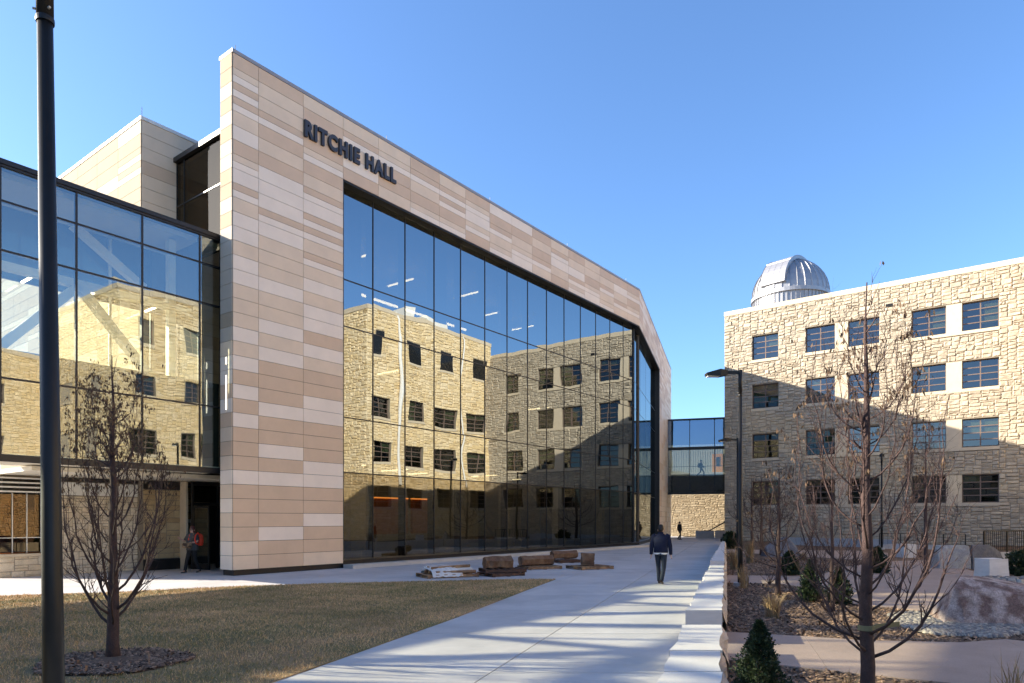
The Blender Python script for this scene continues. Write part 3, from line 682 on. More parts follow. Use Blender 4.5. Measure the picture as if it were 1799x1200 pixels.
mb = MB(); mb.box(.0, -.025, .02, 1.0, .025, .25); mb.box(.0, -.025, .25, .09, .025, 2.5); mb.box(.91, -.025, .25, 1.0, .025, 2.5); mb.box(.0, -.025, 2.42, 1.0, .026, 2.52); d2_ = mb.build('door', BLACK, entry, FDO)
mb = MB(); mb.box(.095, -.006, .26, .905, .006, 2.41); mb.build('pane', GLASS_N, d2_, FDO)
mb = MB(); mb.box(.07, .03, 2.67, 1.05, .05, 3.34); mb.box(1.12, .03, 2.67, 2.2, .05, 3.34); mb.build('transom_pane', GLASS_N, entry, FD)
mb = MB(); mb.box(-.2, 3.2, 0, 3.2, 3.4, 3.5); mb.build('inner_wall', INT_D, entry, FD)
mb = MB(); mb.box(-.1, .3, 0, -.02, 3.2, 3.5); mb.build('inner_wall', STONE_S, entry, FD)
mb = MB(); mb.box(1.0, 2.4, .95, 2.0, 2.5, 2.0); dp = mb.build('display_case', WHITE, entry, FD)
mb = MB(); mb.box(1.1, 2.37, 1.1, 1.9, 2.398, 1.85); mb.build('display_panel', INT_W, dp, FD)
stone_wall(entry, FD @ Matrix.Translation((.9, 3.15, 0)), 1.6, 2.0, 3.4, [], .1, (2, 3), (4, 5, 6), 54, .02, STONE_T, 30)

# ================================================================== STONE BUILDING ON THE RIGHT
U1 = 49.37; V1 = -.21; L1 = 27.8; TOP = 21.2
F1 = frame(*uvw(U1, V1), AN)
WROWS = [(3.25, 5.38), (7.48, 9.65), (11.97, 14.1), (16.38, 18.55)]
WCOLS = [(2.52, 4.82), (7.12, 9.47), (10.49, 12.84), (15.13, 17.43), (18.47, 20.78), (23.05, 25.35)]
PAIRS = [(1, 2), (3, 4)]
def stone_block(name, label, F, L_, z1, cols, rows, pairs, depth, seed, singles, blind_p=.5, xtra=(), stone=None):
    root = thing(name, label, 'building', tuple(F @ Vector((L_ / 2, 0, 0))))
    holes = [(a, z0, b, zz) for a, b in cols for z0, zz in rows]
    mb = MB(); wall_sheet(mb, 0, 0, L_, z1 - .42, holes, .30); mb.build('wall', MORTAR, root, F)
    mb = MB(); mb.box(.02, .9, 0, L_ - .02, max(depth, 1.0), z1 - .5); mb.build('core', INT_D, root, F) if depth > 1 else None
    mb = MB(); mb.box(0, .001, z1 - .5, L_, depth, z1 - .43); mb.quad((0, depth, 0), (0, .001, 0), (0, .001, z1), (0, depth, z1)); mb.quad((L_, .001, 0), (L_, depth, 0), (L_, depth, z1), (L_, .001, z1)); mb.quad((L_, depth, 0), (0, depth, 0), (0, depth, z1), (L_, depth, z1)); mb.build('side_wall', STONE, root, F) if depth > 1 else None
    x = -.03
    while x < L_ - .1:
        x2 = min(x + 2.4, L_ + .03); mb = MB(); mb.ct = rnd.random(); mb.box(x + .004, -.07, z1 - .42, x2 - .004, .42, z1); mb.build('coping', STONE_S, root, F); x = x2
    blocked = list(xtra)
    for a, b in cols:
        for z0, zz in rows: blocked.append((a - .02, z0 - .27, b + .02, zz + .02))
    for i, j in pairs:
        for z0, zz in rows:
            blocked.append((cols[i][1] - .1, z0 - .27, cols[j][0] + .1, zz + .02))
            mb = MB(); mb.box(cols[i][1] + .006, -.02, z0 + .0, cols[j][0] - .006, .03, zz); mb.build('pier_panel', STONE_S, root, F)
    done = set()
    for k, (a, b) in enumerate(cols):
        for z0, zz in rows:
            e = b
            for i, j in pairs:
                if k == i: e = cols[j][1]
                if k == j: e = None
            if e: mb = MB(); mb.box(a - .05, -.07, z0 - .25, e + .05, .24, z0 - .004); mb.build('sill', STONE_S, root, F)
    stone_wall(root, F, L_, 0, z1 - .43, blocked, .135, (1, 2, 2, 2, 3), (3, 4, 4, 5, 6), seed, .064, stone or STONE, singles)
    rg = random.Random(seed + 1); pm = None
    for a, b in cols:
        for z0, zz in rows:
            W_, H_ = b - a, zz - z0; Mw = F @ Matrix.Translation((a, .20, z0)); mb = MB(); t_ = .06
            mb.box(0, 0, 0, t_, .07, H_); mb.box(W_ - t_, 0, 0, W_, .07, H_); mb.box(t_, 0, 0, W_ - t_, .07, t_); mb.box(t_, 0, H_ - t_, W_ - t_, .07, H_)
            mb.box(W_ / 2 - .04, .004, t_, W_ / 2 + .04, .066, H_ - t_); zc = [t_ + (H_ - 2 * t_) * k / 4 for k in range(5)]
            for k in (1, 2, 3):
                mb.box(t_, .002, zc[k] - .035, W_ / 2 - .04, .064, zc[k] + .035); mb.box(W_ / 2 + .04, .002, zc[k] - .035, W_ - t_, .064, zc[k] + .035)
            win = mb.build('window', FRAME_W, root, Mw)
            for k in range(4):
                for x0, x1 in ((t_, W_ / 2 - .04), (W_ / 2 + .04, W_ - t_)):
                    pw, ph = x1 - x0, zc[k + 1] - zc[k] - .06
                    tx, tz = rg.uniform(-.004, .004), rg.uniform(-.004, .004); pmn = MB()
                    pmn.quad((-pw / 2, .03 - tx, -ph / 2), (pw / 2, .03 + tx, -ph / 2), (pw / 2, .03 + tx + tz, ph / 2), (-pw / 2, .03 - tx + tz, ph / 2)); pmn.cm = 1
                    pmn.quad((pw / 2, .05, -ph / 2), (-pw / 2, .05, -ph / 2), (-pw / 2, .05, ph / 2), (pw / 2, .05, ph / 2))
                    pmn.build('pane', [GLASS_N, GLASS_B], win, Mw @ Matrix.Translation(((x0 + x1) / 2, 0, (zc[k] + zc[k + 1]) / 2)))
            if rg.random() < blind_p:
                bh = rg.choice((.3, .5, .8, 1.0)); bx = rg.choice((t_, W_ / 2))
                mb = MB(); mb.box(bx, .14, H_ * (1 - bh), rg.choice((W_ / 2, W_ - t_)) if bx < .1 else W_ - t_, .15, H_ - t_); mb.build('blind', BLIND, win, Mw)
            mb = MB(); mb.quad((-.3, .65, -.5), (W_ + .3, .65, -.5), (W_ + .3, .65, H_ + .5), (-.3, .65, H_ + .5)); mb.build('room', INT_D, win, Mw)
    return root
hall2 = stone_block('stone_building', 'four storey rock-faced limestone building with gridded windows at the right', F1, L1, TOP, WCOLS, WROWS, PAIRS, 14, 31, 300)
mb = MB(); mb.box(13.3, -.09, 19.2, 13.75, -.075, 19.42); mb.build('vent', BLACK, hall2, F1)
# wings of the same building that show mirrored in the glass
FWa = frame(*uvw(49.37, 27.6), A0 + math.pi)
cw_ = [(49.37 - b, 49.37 - a) for a, b in ((31.4, 33.9), (36.1, 38.7), (40.6, 43.6), (45.9, 48.7))]
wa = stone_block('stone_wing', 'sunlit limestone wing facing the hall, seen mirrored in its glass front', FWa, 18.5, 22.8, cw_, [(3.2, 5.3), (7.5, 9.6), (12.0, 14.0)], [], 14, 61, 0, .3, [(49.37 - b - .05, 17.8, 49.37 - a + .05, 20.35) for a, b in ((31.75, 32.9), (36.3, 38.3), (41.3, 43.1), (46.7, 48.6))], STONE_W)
for x, r in ((49.37 - 34.9, .16), (49.37 - 44.9, .09)):
    mb = MB(); mb.tube([(x, -.25, 5.5), (x, -.25, 22.0), (x, .3, 22.9)], r, 8); mb.build('drain_pipe', WHITE, wa, FWa)
for a, b in ((31.75, 32.9), (36.3, 38.3), (41.3, 43.1), (46.7, 48.6)):
    mb = MB(); mb.box(49.37 - b, -.012, 18.05, 49.37 - a, -.004, 20.3); mb.build('window', GLASS_DK, wa, FWa); mb = MB(); mb.box(49.37 - b - .05, -.06, 17.8, 49.37 - a + .05, -.004, 18.04); mb.build('sill', STONE_S, wa, FWa)
mb = MB(); mb.box(4.5, 2.2, 22.8, 8.2, 5, 24.2); mb.box(9, 3, 22.8, 10.5, 5, 25); mb.build('roof_unit', WHITE, wa, FWa)
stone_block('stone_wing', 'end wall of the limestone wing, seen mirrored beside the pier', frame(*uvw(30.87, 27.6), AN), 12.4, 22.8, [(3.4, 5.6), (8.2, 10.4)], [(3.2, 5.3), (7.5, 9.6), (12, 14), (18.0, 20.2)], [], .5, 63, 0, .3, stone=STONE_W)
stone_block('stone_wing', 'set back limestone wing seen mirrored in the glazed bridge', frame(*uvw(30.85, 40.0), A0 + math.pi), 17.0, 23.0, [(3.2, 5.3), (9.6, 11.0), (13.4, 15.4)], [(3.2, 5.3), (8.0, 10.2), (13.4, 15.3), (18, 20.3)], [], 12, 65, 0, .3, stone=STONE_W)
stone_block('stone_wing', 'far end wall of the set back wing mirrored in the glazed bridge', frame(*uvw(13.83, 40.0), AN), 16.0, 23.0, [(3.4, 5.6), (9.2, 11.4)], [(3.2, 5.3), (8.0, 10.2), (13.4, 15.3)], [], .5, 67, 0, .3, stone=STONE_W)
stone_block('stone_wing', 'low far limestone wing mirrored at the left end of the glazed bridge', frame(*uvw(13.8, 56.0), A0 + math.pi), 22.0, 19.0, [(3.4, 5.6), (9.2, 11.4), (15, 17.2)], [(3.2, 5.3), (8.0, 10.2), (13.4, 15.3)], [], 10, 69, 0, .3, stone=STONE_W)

stone_block('stone_wing', 'added unseen block far left of the glazed bridge, darkening the lower window reflections', frame(*uvw(-42, 40.0), AN + math.pi), 62.0, 13.0, [(4 + 6 * i, 6.3 + 6 * i) for i in range(9)], [(3.2, 5.3), (7.5, 9.6)], [], 12, 73, 0, .3)  # out of view, put here to darken what the lower windows mirror
# observatory dome on its roof
DX_, DY_ = at(1388, 69.0); DR = 3.62
dome = thing('observatory_dome', 'silver ribbed observatory dome on the roof of the stone building', 'dome', (DX_, DY_, TOP - .5))
MD = Matrix.Translation((DX_, DY_, 0)); ZB = 24.35
mb = MB(); n = 56
for i in range(n):
    a0, a1 = 2 * math.pi * i / n, 2 * math.pi * (i + 1) / n; am = (a0 + a1) / 2
    for a, b, r0, r1 in ((a0, am, DR * .985, DR * .985), ):
        pass
    pr = [(a0, DR * .975), (a0 + (a1 - a0) * .82, DR * .975), (a0 + (a1 - a0) * .86, DR * 1.0), (a0 + (a1 - a0) * .96, DR * 1.0), (a1, DR * .975)]
    for (p, r0), (q, r1) in zip(pr, pr[1:]):
        mb.quad((r0 * math.cos(p), r0 * math.sin(p), TOP - .6), (r1 * math.cos(q), r1 * math.sin(q), TOP - .6), (r1 * math.cos(q), r1 * math.sin(q), ZB - .38), (r0 * math.cos(p), r0 * math.sin(p), ZB - .38))
mb.build('drum', DOME_M, dome, MD)
mb = MB(); mb.loft([(0, 0, ZB - .4, DR * 1.0, DR * 1.0), (0, 0, ZB - .38, DR * 1.03, DR * 1.03), (0, 0, ZB - .02, DR * 1.03, DR * 1.03), (0, 0, ZB, DR * 1.0, DR * 1.0)], 48); mb.build('ring_beam', DOME_M, dome, MD)
ng = 32
for i in range(ng):                            # gores of the dome, each lapped over its neighbour
    mb = MB(); a0, a1 = 2 * math.pi * i / ng, 2 * math.pi * (i + 1) / ng; st = 9
    for k in range(st):
        e0, e1 = math.pi / 2 * k / st, math.pi / 2 * (k + 1) / st
        for fa, fb, ra, rb in ((0, .9, 1, 1), (.9, .94, 1, 1.02), (.94, 1.0, 1.02, 1.02)):
            pa, pb = a0 + (a1 - a0) * fa, a0 + (a1 - a0) * fb
            f = lambda a, e, r: (DR * r * math.cos(e) * math.cos(a), DR * r * math.cos(e) * math.sin(a), ZB + DR * r * math.sin(e))
            mb.quad(f(pa, e0, ra), f(pb, e0, rb), f(pb, e1, rb), f(pa, e1, ra))
    mb.build('gore', DOME_M, dome, MD)
# shutter: a raised curved band over the top, towards the left front
sh = MB(); MS = MD @ Matrix.Rotation(R(222), 4, 'Z'); hw = 1.25; st = 14
for k in range(st):
    e0, e1 = R(8 + 100 * k / st), R(8 + 100 * (k + 1) / st)
    for y0, y1 in [(-hw + 2 * hw * q / 4, -hw + 2 * hw * (q + 1) / 4) for q in range(4)]:
        f = lambda e, y, r=DR * 1.045: (r * math.cos(e), y, ZB + r * math.sin(e))
        sh.quad(f(e0, y0 + .012), f(e0, y1 - .012), f(e1, y1 - .012), f(e1, y0 + .012))
    for y in (-hw, hw):
        sh.quad((DR * .9 * math.cos(e0), y, ZB + DR * .9 * math.sin(e0)), (DR * 1.055 * math.cos(e0), y, ZB + DR * 1.055 * math.sin(e0)), (DR * 1.055 * math.cos(e1), y, ZB + DR * 1.055 * math.sin(e1)), (DR * .9 * math.cos(e1), y, ZB + DR * .9 * math.sin(e1)))
    if k == 6: sh.box(DR * 1.048 * math.cos(e0) - .05, -hw, ZB + DR * 1.048 * math.sin(e0) - .05, DR * 1.048 * math.cos(e0) + .05, hw, ZB + DR * 1.048 * math.sin(e0) + .05)
e0 = R(8); sh.quad((DR * .9 * math.cos(e0), -hw, ZB + DR * .9 * math.sin(e0)), (DR * .9 * math.cos(e0), hw, ZB + DR * .9 * math.sin(e0)), (DR * 1.048 * math.cos(e0), hw, ZB + DR * 1.048 * math.sin(e0)), (DR * 1.048 * math.cos(e0), -hw, ZB + DR * 1.048 * math.sin(e0)))
sh.build('shutter', DOME_M, dome, MS)

# ================================================================== FAR FOOTBRIDGE AND WHAT IS BEHIND IT
FB = frame(16.0, 71.4, math.atan2(-1.6, 5.4))
fb = thing('footbridge', 'glass footbridge linking the hall with the stone building', 'bridge', (18.5, 71.0, 4.6))
xb = [.25, 2.45, 4.9, 7.35, 9.8]; rg = random.Random(15)
curtain(fb, FB, xb, [4.78, 6.45, 9.15], 0, [GLASS_L, GLASS_B], rg, bow=.003, deep=.12, mw=.07)
curtain(fb, FB, xb, [9.45, 12.2], 0, [GLASS_F, GLASS_B], rg, bow=.003, deep=.12, mw=.07)
mb = MB(); mb.box(.2, -.04, 9.152, 9.85, .2, 9.448); mb.box(.2, -.06, 4.55, 9.85, .2, 4.775); mb.box(.2, -.06, 12.202, 9.85, .2, 12.38); mb.box(.05, -.03, 4.55, .22, .2, 12.38); mb.build('frame', BRONZE, fb, FB)
mb = MB(); mb.box(.25, .16, 4.8, 9.8, 3.2, 6.4); mb.build('deck', INT_D, fb, FB)
mb = MB(); mb.box(.25, .22, 9.7, 9.8, .4, 12.15); mb.box(.25, .22, 12.0, 9.8, 3.2, 12.3); mb.build('upper_wall', INT_D, fb, FB)
curtain(fb, FB, [.25, 5, 9.8], [6.45, 11.9], 3.2, [GLASS_B, GLASS_B], rg, bow=.001, deep=.06, mw=.06)
mb = MB(); mb.beam((.3, 1.0, 7.5), (9.8, 1.0, 7.5), .05, .05); mb.build('rail', BRONZE, fb, FB)
shed = thing('siding_building', 'white ribbed metal building with orange door behind the footbridge', 'building', (20, 82, 0))
FS = frame(15.5, 84.2, math.atan2(-1.6, 5.4))
mb = MB()
for k in range(60):
    x = 3.0 + k * .28; mb.quad((x, 0, 0), (x + .18, 0, 0), (x + .18, 0, 11.4), (x, 0, 11.4)); mb.quad((x + .18, 0, 0), (x + .21, .06, 0), (x + .21, .06, 11.4), (x + .18, 0, 11.4)); mb.quad((x + .21, .06, 0), (x + .25, .06, 0), (x + .25, .06, 11.4), (x + .21, .06, 11.4)); mb.quad((x + .25, .06, 0), (x + .28, 0, 0), (x + .28, 0, 11.4), (x + .25, .06, 11.4))
mb.box(3.0, .1, 0, 19.8, 8, 11.3); mb.build('wall', SIDING, shed, FS)
mb = MB(); mb.box(8.75, -.08, 7.55, 9.95, -.01, 9.75); dd = mb.build('door', ORANGE_D, shed, FS)
mb = MB(); mb.box(9.2, -.11, 8.3, 9.6, -.082, 9.4); mb.build('pane', BLACK, dd, FS)
mb = MB(); mb.box(2.5, -1.5, 7.3, 19.8, -.1, 7.5); mb.build('landing', CONC_B, shed, FS)

fw = thing('stone_wall', 'sandy limestone wall closing the walk under the footbridge', 'wall', (20, 74, 0))
FFW = frame(14.6, 81.3, math.atan2(-4.4, 11.8))
mb = MB(); mb.box(0, .01, 0, 13, .5, 4.9); mb.build('wall', MORTAR, fw, FFW)
stone_wall(fw, FFW, 13, 0, 4.85, [], .11, (1, 1, 2, 2), (3, 4, 5, 6, 7), 71, .03, STONE_F, 300)
pl = thing('planter', 'low concrete planter with a bare shrub at the end of the walk', 'planter', (21.6, 71.5, 0))
FP = frame(19.3, 72.0, math.atan2(-1.6, 5.4))
mb = MB(); mb.box(0, 0, 0, 1.9, 1.2, .75); mb.box(1.95, -.6, 0, 6.0, 1.2, .78); mb.build('box', CONC_K, pl, FP)
mb = MB(); mb.box(.1, .1, .7, 1.8, 1.1, .80); mb.box(2.1, -.4, .7, 5.8, 1.1, .82); mb.build('soil', MULCH, pl, FP)
mb = MB(); mb.prism([(0, 0), (0, 0.02), (.01, .02)], 0, .01); mb.beam((1.4, .5, .8), (4.6, .5, 2.6), .3, .12); mb.build('handrail', BRONZE, pl, FP)

# ================================================================== LAMP POSTS
def lamp(name, label, loc, arm_ang, height=6.35, lean=0):
    t = thing(name, label, 'street lamp', (*loc, 0), 'black area lamps')
    M = Matrix.Translation((*loc, 0)) @ Matrix.Rotation(lean, 4, 'Y') @ Matrix.Rotation(arm_ang, 4, 'Z')
    mb = MB(); mb.cs = True; mb.tube([(0, 0, .1), (0, 0, 1.5), (0, 0, height - .75)], [.076, .069, .052], 24); mb.build('pole', BLACK, t, M)
    mb = MB(); mb.cs = True; mb.tube([(0, 0, height - .75), (0, 0, height)], [.0575, .0575], 24); cl = mb.build('collar', BLACK, t, M)
    mb = MB(); mb.tube([(0, 0, height - .77), (0, 0, height - .75), (0, 0, height - .73)], [.061, .063, .061], 24); mb.build('ring', BLACK, cl, M)
    mb = MB()
    for z in (height - .68, height - .5):
        for a in (.3, 2.4, 4.5): mb.tube([(.05 * math.cos(a), .05 * math.sin(a), z), (.078 * math.cos(a), .078 * math.sin(a), z)], .009, 6)
    mb.build('bolts', STEEL, cl, M, 'stuff')
    mb = MB(); mb.box(.05, -.04, height - .12, .42, .04, height - .03); mb.build('arm', BLACK, t, M)
    mb = MB(); n = len(mb.v)
    mb.v += [(.40, -.11, height - .16), (.62, -.15, height - .20), (1.02, -.13, height - .17), (1.02, .13, height - .17), (.62, .15, height - .20), (.40, .11, height - .16),
             (.40, -.11, height - .02), (.62, -.15, height + .01), (1.02, -.13, height - .10), (1.02, .13, height - .10), (.62, .15, height + .01), (.40, .11, height - .02)]
    for i in range(6): j = (i + 1) % 6; mb.face((i, j, 6 + j, 6 + i))
    mb.face((5, 4, 3, 2, 1, 0)); mb.face((6, 7, 8, 9, 10, 11)); hd = mb.build('lamp_head', BLACK, t, M)
    mb = MB(); mb.box(.64, -.1, height - .205, .98, .1, height - .185); mb.build('lens', WHITE, hd, M)
    mb = MB(); mb.tube([(0, 0, -.1), (0, 0, .12)], [.2, .2], 20); mb.build('base', CONC_B if loc[1] > 10 else BLACK, t, M)
    return t
lamp('street_lamp', 'thick black lamp pole filling the left foreground, cut off at top and bottom', at(96.5, 5.15), R(190), 6.5, R(-.74))
l2 = lamp('street_lamp', 'black lamp post with its head out over the block wall', at(1300.5, 20.3), R(180), 6.42)
lamp('street_lamp', 'black lamp post half hidden behind the one at the block wall', at(1296, 36.8), R(180))
lamp('street_lamp', 'black lamp post behind the bare tree, in front of the stone building', at(1549, 45.2), R(60))

# ================================================================== BLOCK WALL
rg = random.Random(17)
BL = [(5.2, 6.95, .45), (6.98, 8.05, .45), (8.09, 10.05, .45), (10.9, 13.2, .55), (13.25, 15.9, .56), (15.95, 19.5, .54), (19.55, 22.6, .5), (22.65, 26.6, .62), (26.7, 30.6, .6), (30.7, 36.0, .55), (36.1, 41.5, .55), (41.6, 47.0, .5), (47.1, 53.0, .5)]
DESC = ['nearest white limestone block, cut off at the bottom edge', 'second white limestone block from the bottom, behind the nearest one', 'flat white limestone block with a notched corner by the tan path', 'tall white limestone block with its lit front end beside the near lamp shadow',
        'long white limestone block fourth behind the lit end', 'white limestone block beside the walking man', 'white limestone block level with the near lamp post', 'stepped up white limestone block just past the near lamp post', 'white limestone block in front of the dry grass clumps',
        'white limestone block leading to the second lamp post', 'white limestone block beyond the second lamp post', 'narrow looking white limestone block near the end of the wall', 'last white limestone block at the foot of the stone building']
wl = lambda y: -.72 + .322 * y; wr = lambda y: .0 + .312 * y
for (y0, y1, h), d in zip(BL, DESC):
    c = ((wl(y0) + wr(y1)) / 2, (y0 + y1) / 2); t = thing('limestone_block', d, 'stone block', (*c, 0), 'white limestone blocks along the walk')
    mb = MB(); ins = .05; st = max(3, int((y1 - y0) / .3)); Lf, Rt = [], []
    for k in range(st + 1):
        y = y0 + (y1 - y0) * k / st; Lf.append((wl(y) + rg.uniform(-.034, .034), y + rg.uniform(-.01, .01) * (0 < k < st))); Rt.append((wr(y) + rg.uniform(-.03, .02) - .05, y))
    def sh_(z, P=None): return [(x, y, z) for x, y in (Lf + Rt[::-1])]
    n0 = len(mb.v); k_ = len(Lf) * 2; top = sh_(h)
    mb.v += top; mb.face(tuple(range(n0 + k_ - 1, n0 - 1, -1)))
    mb.v += sh_(0); 
    for i in list(range(st)) + [st]:            # left long side and far end smooth; right side is added rough
        j = i + 1; mb.face((n0 + k_ + i, n0 + i, n0 + j, n0 + k_ + j))
    mb.face((n0 + k_ + k_ - 1, n0 + k_ - 1, n0, n0 + k_))
    mb.build('cut_block', WHITEST, t)
    mb = MB(); nz = 5; ny = st * 3; b0 = 0
    for a in range(ny + 1):
        f = a / ny * st; i = min(int(f), st - 1); fr = f - i; X = Rt[i][0] * (1 - fr) + Rt[i + 1][0] * fr; y = y0 + (y1 - y0) * a / ny
        for b in range(nz + 1): mb.v.append((X + (.004 if b in (nz,) else rg.uniform(.01, .085)), y, h * b / nz - .001 * (b == nz)))
    for a in range(ny):
        for b in range(nz): q = a * (nz + 1) + b; mb.face((q, q + nz + 1, q + nz + 2, q + 1))
    mb.build('rough_face', ROUGHST, t)

# ================================================================== ROCKS
def rock(name, label, pts, material, seed, group='garden boulders', cuts=3, amp=.05, facets=0):
    rg = random.Random(seed); bm = bmesh.new()
    for p in pts: bm.verts.new(p)
    bmesh.ops.convex_hull(bm, input=bm.verts)
    if facets:
        cc = sum((v.co for v in bm.verts), Vector()) / len(bm.verts)
        for _ in range(facets):
            n_ = Vector((rg.gauss(0, 1), rg.gauss(0, 1), rg.uniform(-.1, 1))).normalized(); m_ = max(v.co.dot(n_) for v in bm.verts)
            p_ = n_ * (m_ - rg.uniform(.03, .13) * (m_ - cc.dot(n_)))
            geo = bm.verts[:] + bm.edges[:] + bm.faces[:]; r_ = bmesh.ops.bisect_plane(bm, geom=geo, plane_co=p_, plane_no=n_, clear_outer=True)
            ed = [e for e in r_['geom_cut'] if isinstance(e, bmesh.types.BMEdge)]
            if ed: bmesh.ops.contextual_create(bm, geom=ed)
    bmesh.ops.triangulate(bm, faces=bm.faces); bmesh.ops.subdivide_edges(bm, edges=bm.edges, cuts=cuts, use_grid_fill=True)
    c = Vector((sum(p[0] for p in pts) / len(pts), sum(p[1] for p in pts) / len(pts), 0))
    for v in bm.verts:
        n_ = noise.noise_vector(v.co * 2.1 + Vector((seed, 0, 0))) * amp + noise.noise_vector(v.co * 6.0 + Vector((0, seed, 0))) * amp * .45
        v.co += n_; v.co.z = max(v.co.z, -.05)
    me = bpy.data.meshes.new(name); bmesh.ops.recalc_face_normals(bm, faces=bm.faces); bm.to_mesh(me); bm.free()
    me.transform(Matrix.Translation(-c))
    o = link_mesh(name, me, material, None, Matrix.Translation(c)); return tag(o, label, 'boulder', group)
def hullbox(x0, y0, x1, y1, h00, h10, h01, h11, tp=.1):
    return [(x0, y0, -.05), (x1, y0, -.05), (x0, y1, -.05), (x1, y1, -.05), (x0 + tp, y0 + tp, h00), (x1 - tp, y0 + tp, h10), (x0 + tp, y1 - tp, h01), (x1 - tp, y1 - tp, h11)]
rock('boulder', 'large red brown granite boulder sloping to the right on the pebble bed', [(8.12, 12.75, -.05), (8.25, 13.4, -.05), (11.5, 12.3, -.05), (11.6, 14.2, -.05), (8.6, 14.3, -.05), (8.22, 12.85, .3), (8.36, 12.95, .70), (8.62, 13.2, .88), (8.95, 13.6, .90), (9.4, 12.85, .62), (10.5, 12.62, .50), (11.4, 12.5, .42), (9.9, 13.7, .76), (11.3, 13.8, .55)], ROCK_R, 3, amp=.03, cuts=3, facets=5)
bx, by = gp(1652, 1000); rock('boulder', 'pale split half of a granite boulder beside the railing', [(bx, by, -.05), (bx + 1.15, by - .15, -.05), (bx + 1.0, by + .9, -.05), (bx + .1, by + .9, -.05), (bx + .05, by + .1, .8), (bx - .05, by + .2, .95), (bx + 1.1, by - .1, .95), (bx + .9, by + .8, .9)], ROCK_G, 5, amp=.025, cuts=3, facets=3)
bx2 = bx + 1.2; rock('boulder', 'dark split half of a granite boulder beside its pale half', [(bx2, by - .15, -.05), (bx2 + 1.55, by + .1, -.05), (bx2 + 1.2, by + 1.0, -.05), (bx2 + .1, by + .9, -.05), (bx2 + .0, by - .1, .95), (bx2 + .7, by - .05, .98), (bx2 + 1.25, by + .1, .7), (bx2 + 1.5, by + .2, .25), (bx2 + .6, by + .8, .95)], ROCK_D, 6, amp=.025, cuts=3, facets=3)
bx, by = gp(1345, 978); rock('boulder', 'blue grey rounded boulder near the foot of the stone building', [(bx, by, -.05), (bx + 1.9, by - .1, -.05), (bx + 1.7, by + 1.4, -.05), (bx + .1, by + 1.3, -.05), (bx + .1, by + .3, .55), (bx + .7, by + .4, .9), (bx + 1.3, by + .4, 1.1), (bx + 1.75, by + .4, .6)], ROCK_D, 9, amp=.04, cuts=3, facets=6)
def cutblock(name, label, pxl, pxr, ybase, ht, dep):
    x0, y0 = gp(pxl, ybase); x1 = (pxr - 899.5) / 1203 * y0
    o = rock(name, label, hullbox(x0, y0, x1, y0 + dep, ht, ht, ht, ht, .03), WHITEST, int(pxl), 'white block seats', 3, .02); o['category'] = 'stone block'; return o
cutblock('stone_bench', 'white limestone seat block beside the grey split boulder', 1738, 1774, 1017, .66, .8)
cutblock('stone_bench', 'white limestone seat block on the plaza behind the bare tree', 1588, 1611, 980, .7, .8)

# ================================================================== RAILINGS
def railing(label, a, b, z0, n, wallh, hz=1.05, gap=.11):
    a = Vector((*a, 0)); b = Vector((*b, 0)); t = thing('railing', label, 'railing', tuple((a + b) / 2)); d = (b - a); L_ = d.length; ang = math.atan2(d.y, d.x); M = frame(a.x, a.y, ang)
    if wallh: mb = MB(); mb.box(0, 0, 0, L_, .22, wallh); mb.build('plinth', CONC_B, t, M)
    mb = MB(); mb.box(0, .08, z0 + hz - .05, L_, .13, z0 + hz); mb.build('top_rail', BLACK, t, M)
    mb = MB(); mb.box(0, .09, z0 + .1, L_, .12, z0 + .14); mb.build('bottom_rail', BLACK, t, M)
    for i in range(n + 1): mb = MB(); x = L_ * i / n; mb.box(x - .03, .075, .02 if wallh == 0 else wallh - .3, x + .03, .135, z0 + hz - .052); mb.build('post', BLACK, t, M)
    k = int(L_ / gap)
    for i in range(1, k): mb = MB(); x = L_ * i / k; mb.box(x - .009, .095, z0 + .142, x + .009, .115, z0 + hz - .052); mb.build('baluster', BLACK, t, M)
    return t
x_, y_ = gp(1732, 987); railing('black guard railing on a low grey concrete wall at the right edge', (x_, y_), (x_ + 3.6, y_ + .5), .42, 3, .44)
x_, y_ = gp(1592, 962); railing('black ramp railing along the foot of the stone building', (at(1560, 45)[0], 46), (at(1690, 45)[0], 44.6), .1, 4, .3, .95, .25)
gw = MB(); x0, x1 = at(1385, 52)[0], at(1560, 48)[0]; gw.beam((x0, 54, .2), (x1, 47.2, .2), .3, .75); tag(gw.build('retaining_wall', CONC_B), 'low grey concrete wall at the foot of the stone building', 'wall')

# ================================================================== PALLETS AND PETRIFIED LOGS
def pallet(label, x, y, ang, w_=1.2, l_=1.0, old=False, z=0.0, name='pallet'):
    t = thing(name, label, 'pallet', (x, y, z), 'wooden pallets'); M = Matrix.Translation((x, y, z)) @ Matrix.Rotation(ang, 4, 'Z'); m_ = WOOD_O if old else WOOD_P
    for i in range(3): mb = MB(); yy = -l_ / 2 + .05 + i * (l_ - .1) / 2; mb.box(-w_ / 2, yy - .025, .018, w_ / 2, yy + .025, .105); mb.build('stringer', m_, t, M)
    for i in range(7): mb = MB(); xx = -w_ / 2 + .06 + i * (w_ - .12) / 6; mb.box(xx - .055, -l_ / 2, .107, xx + .055, l_ / 2, .127); mb.build('board', m_, t, M)
    for i in range(3): mb = MB(); xx = -w_ / 2 + .06 + i * (w_ - .12) / 2; mb.box(xx - .05, -l_ / 2, 0, xx + .05, l_ / 2, .016); mb.build('bottom_board', m_, t, M)
    return t
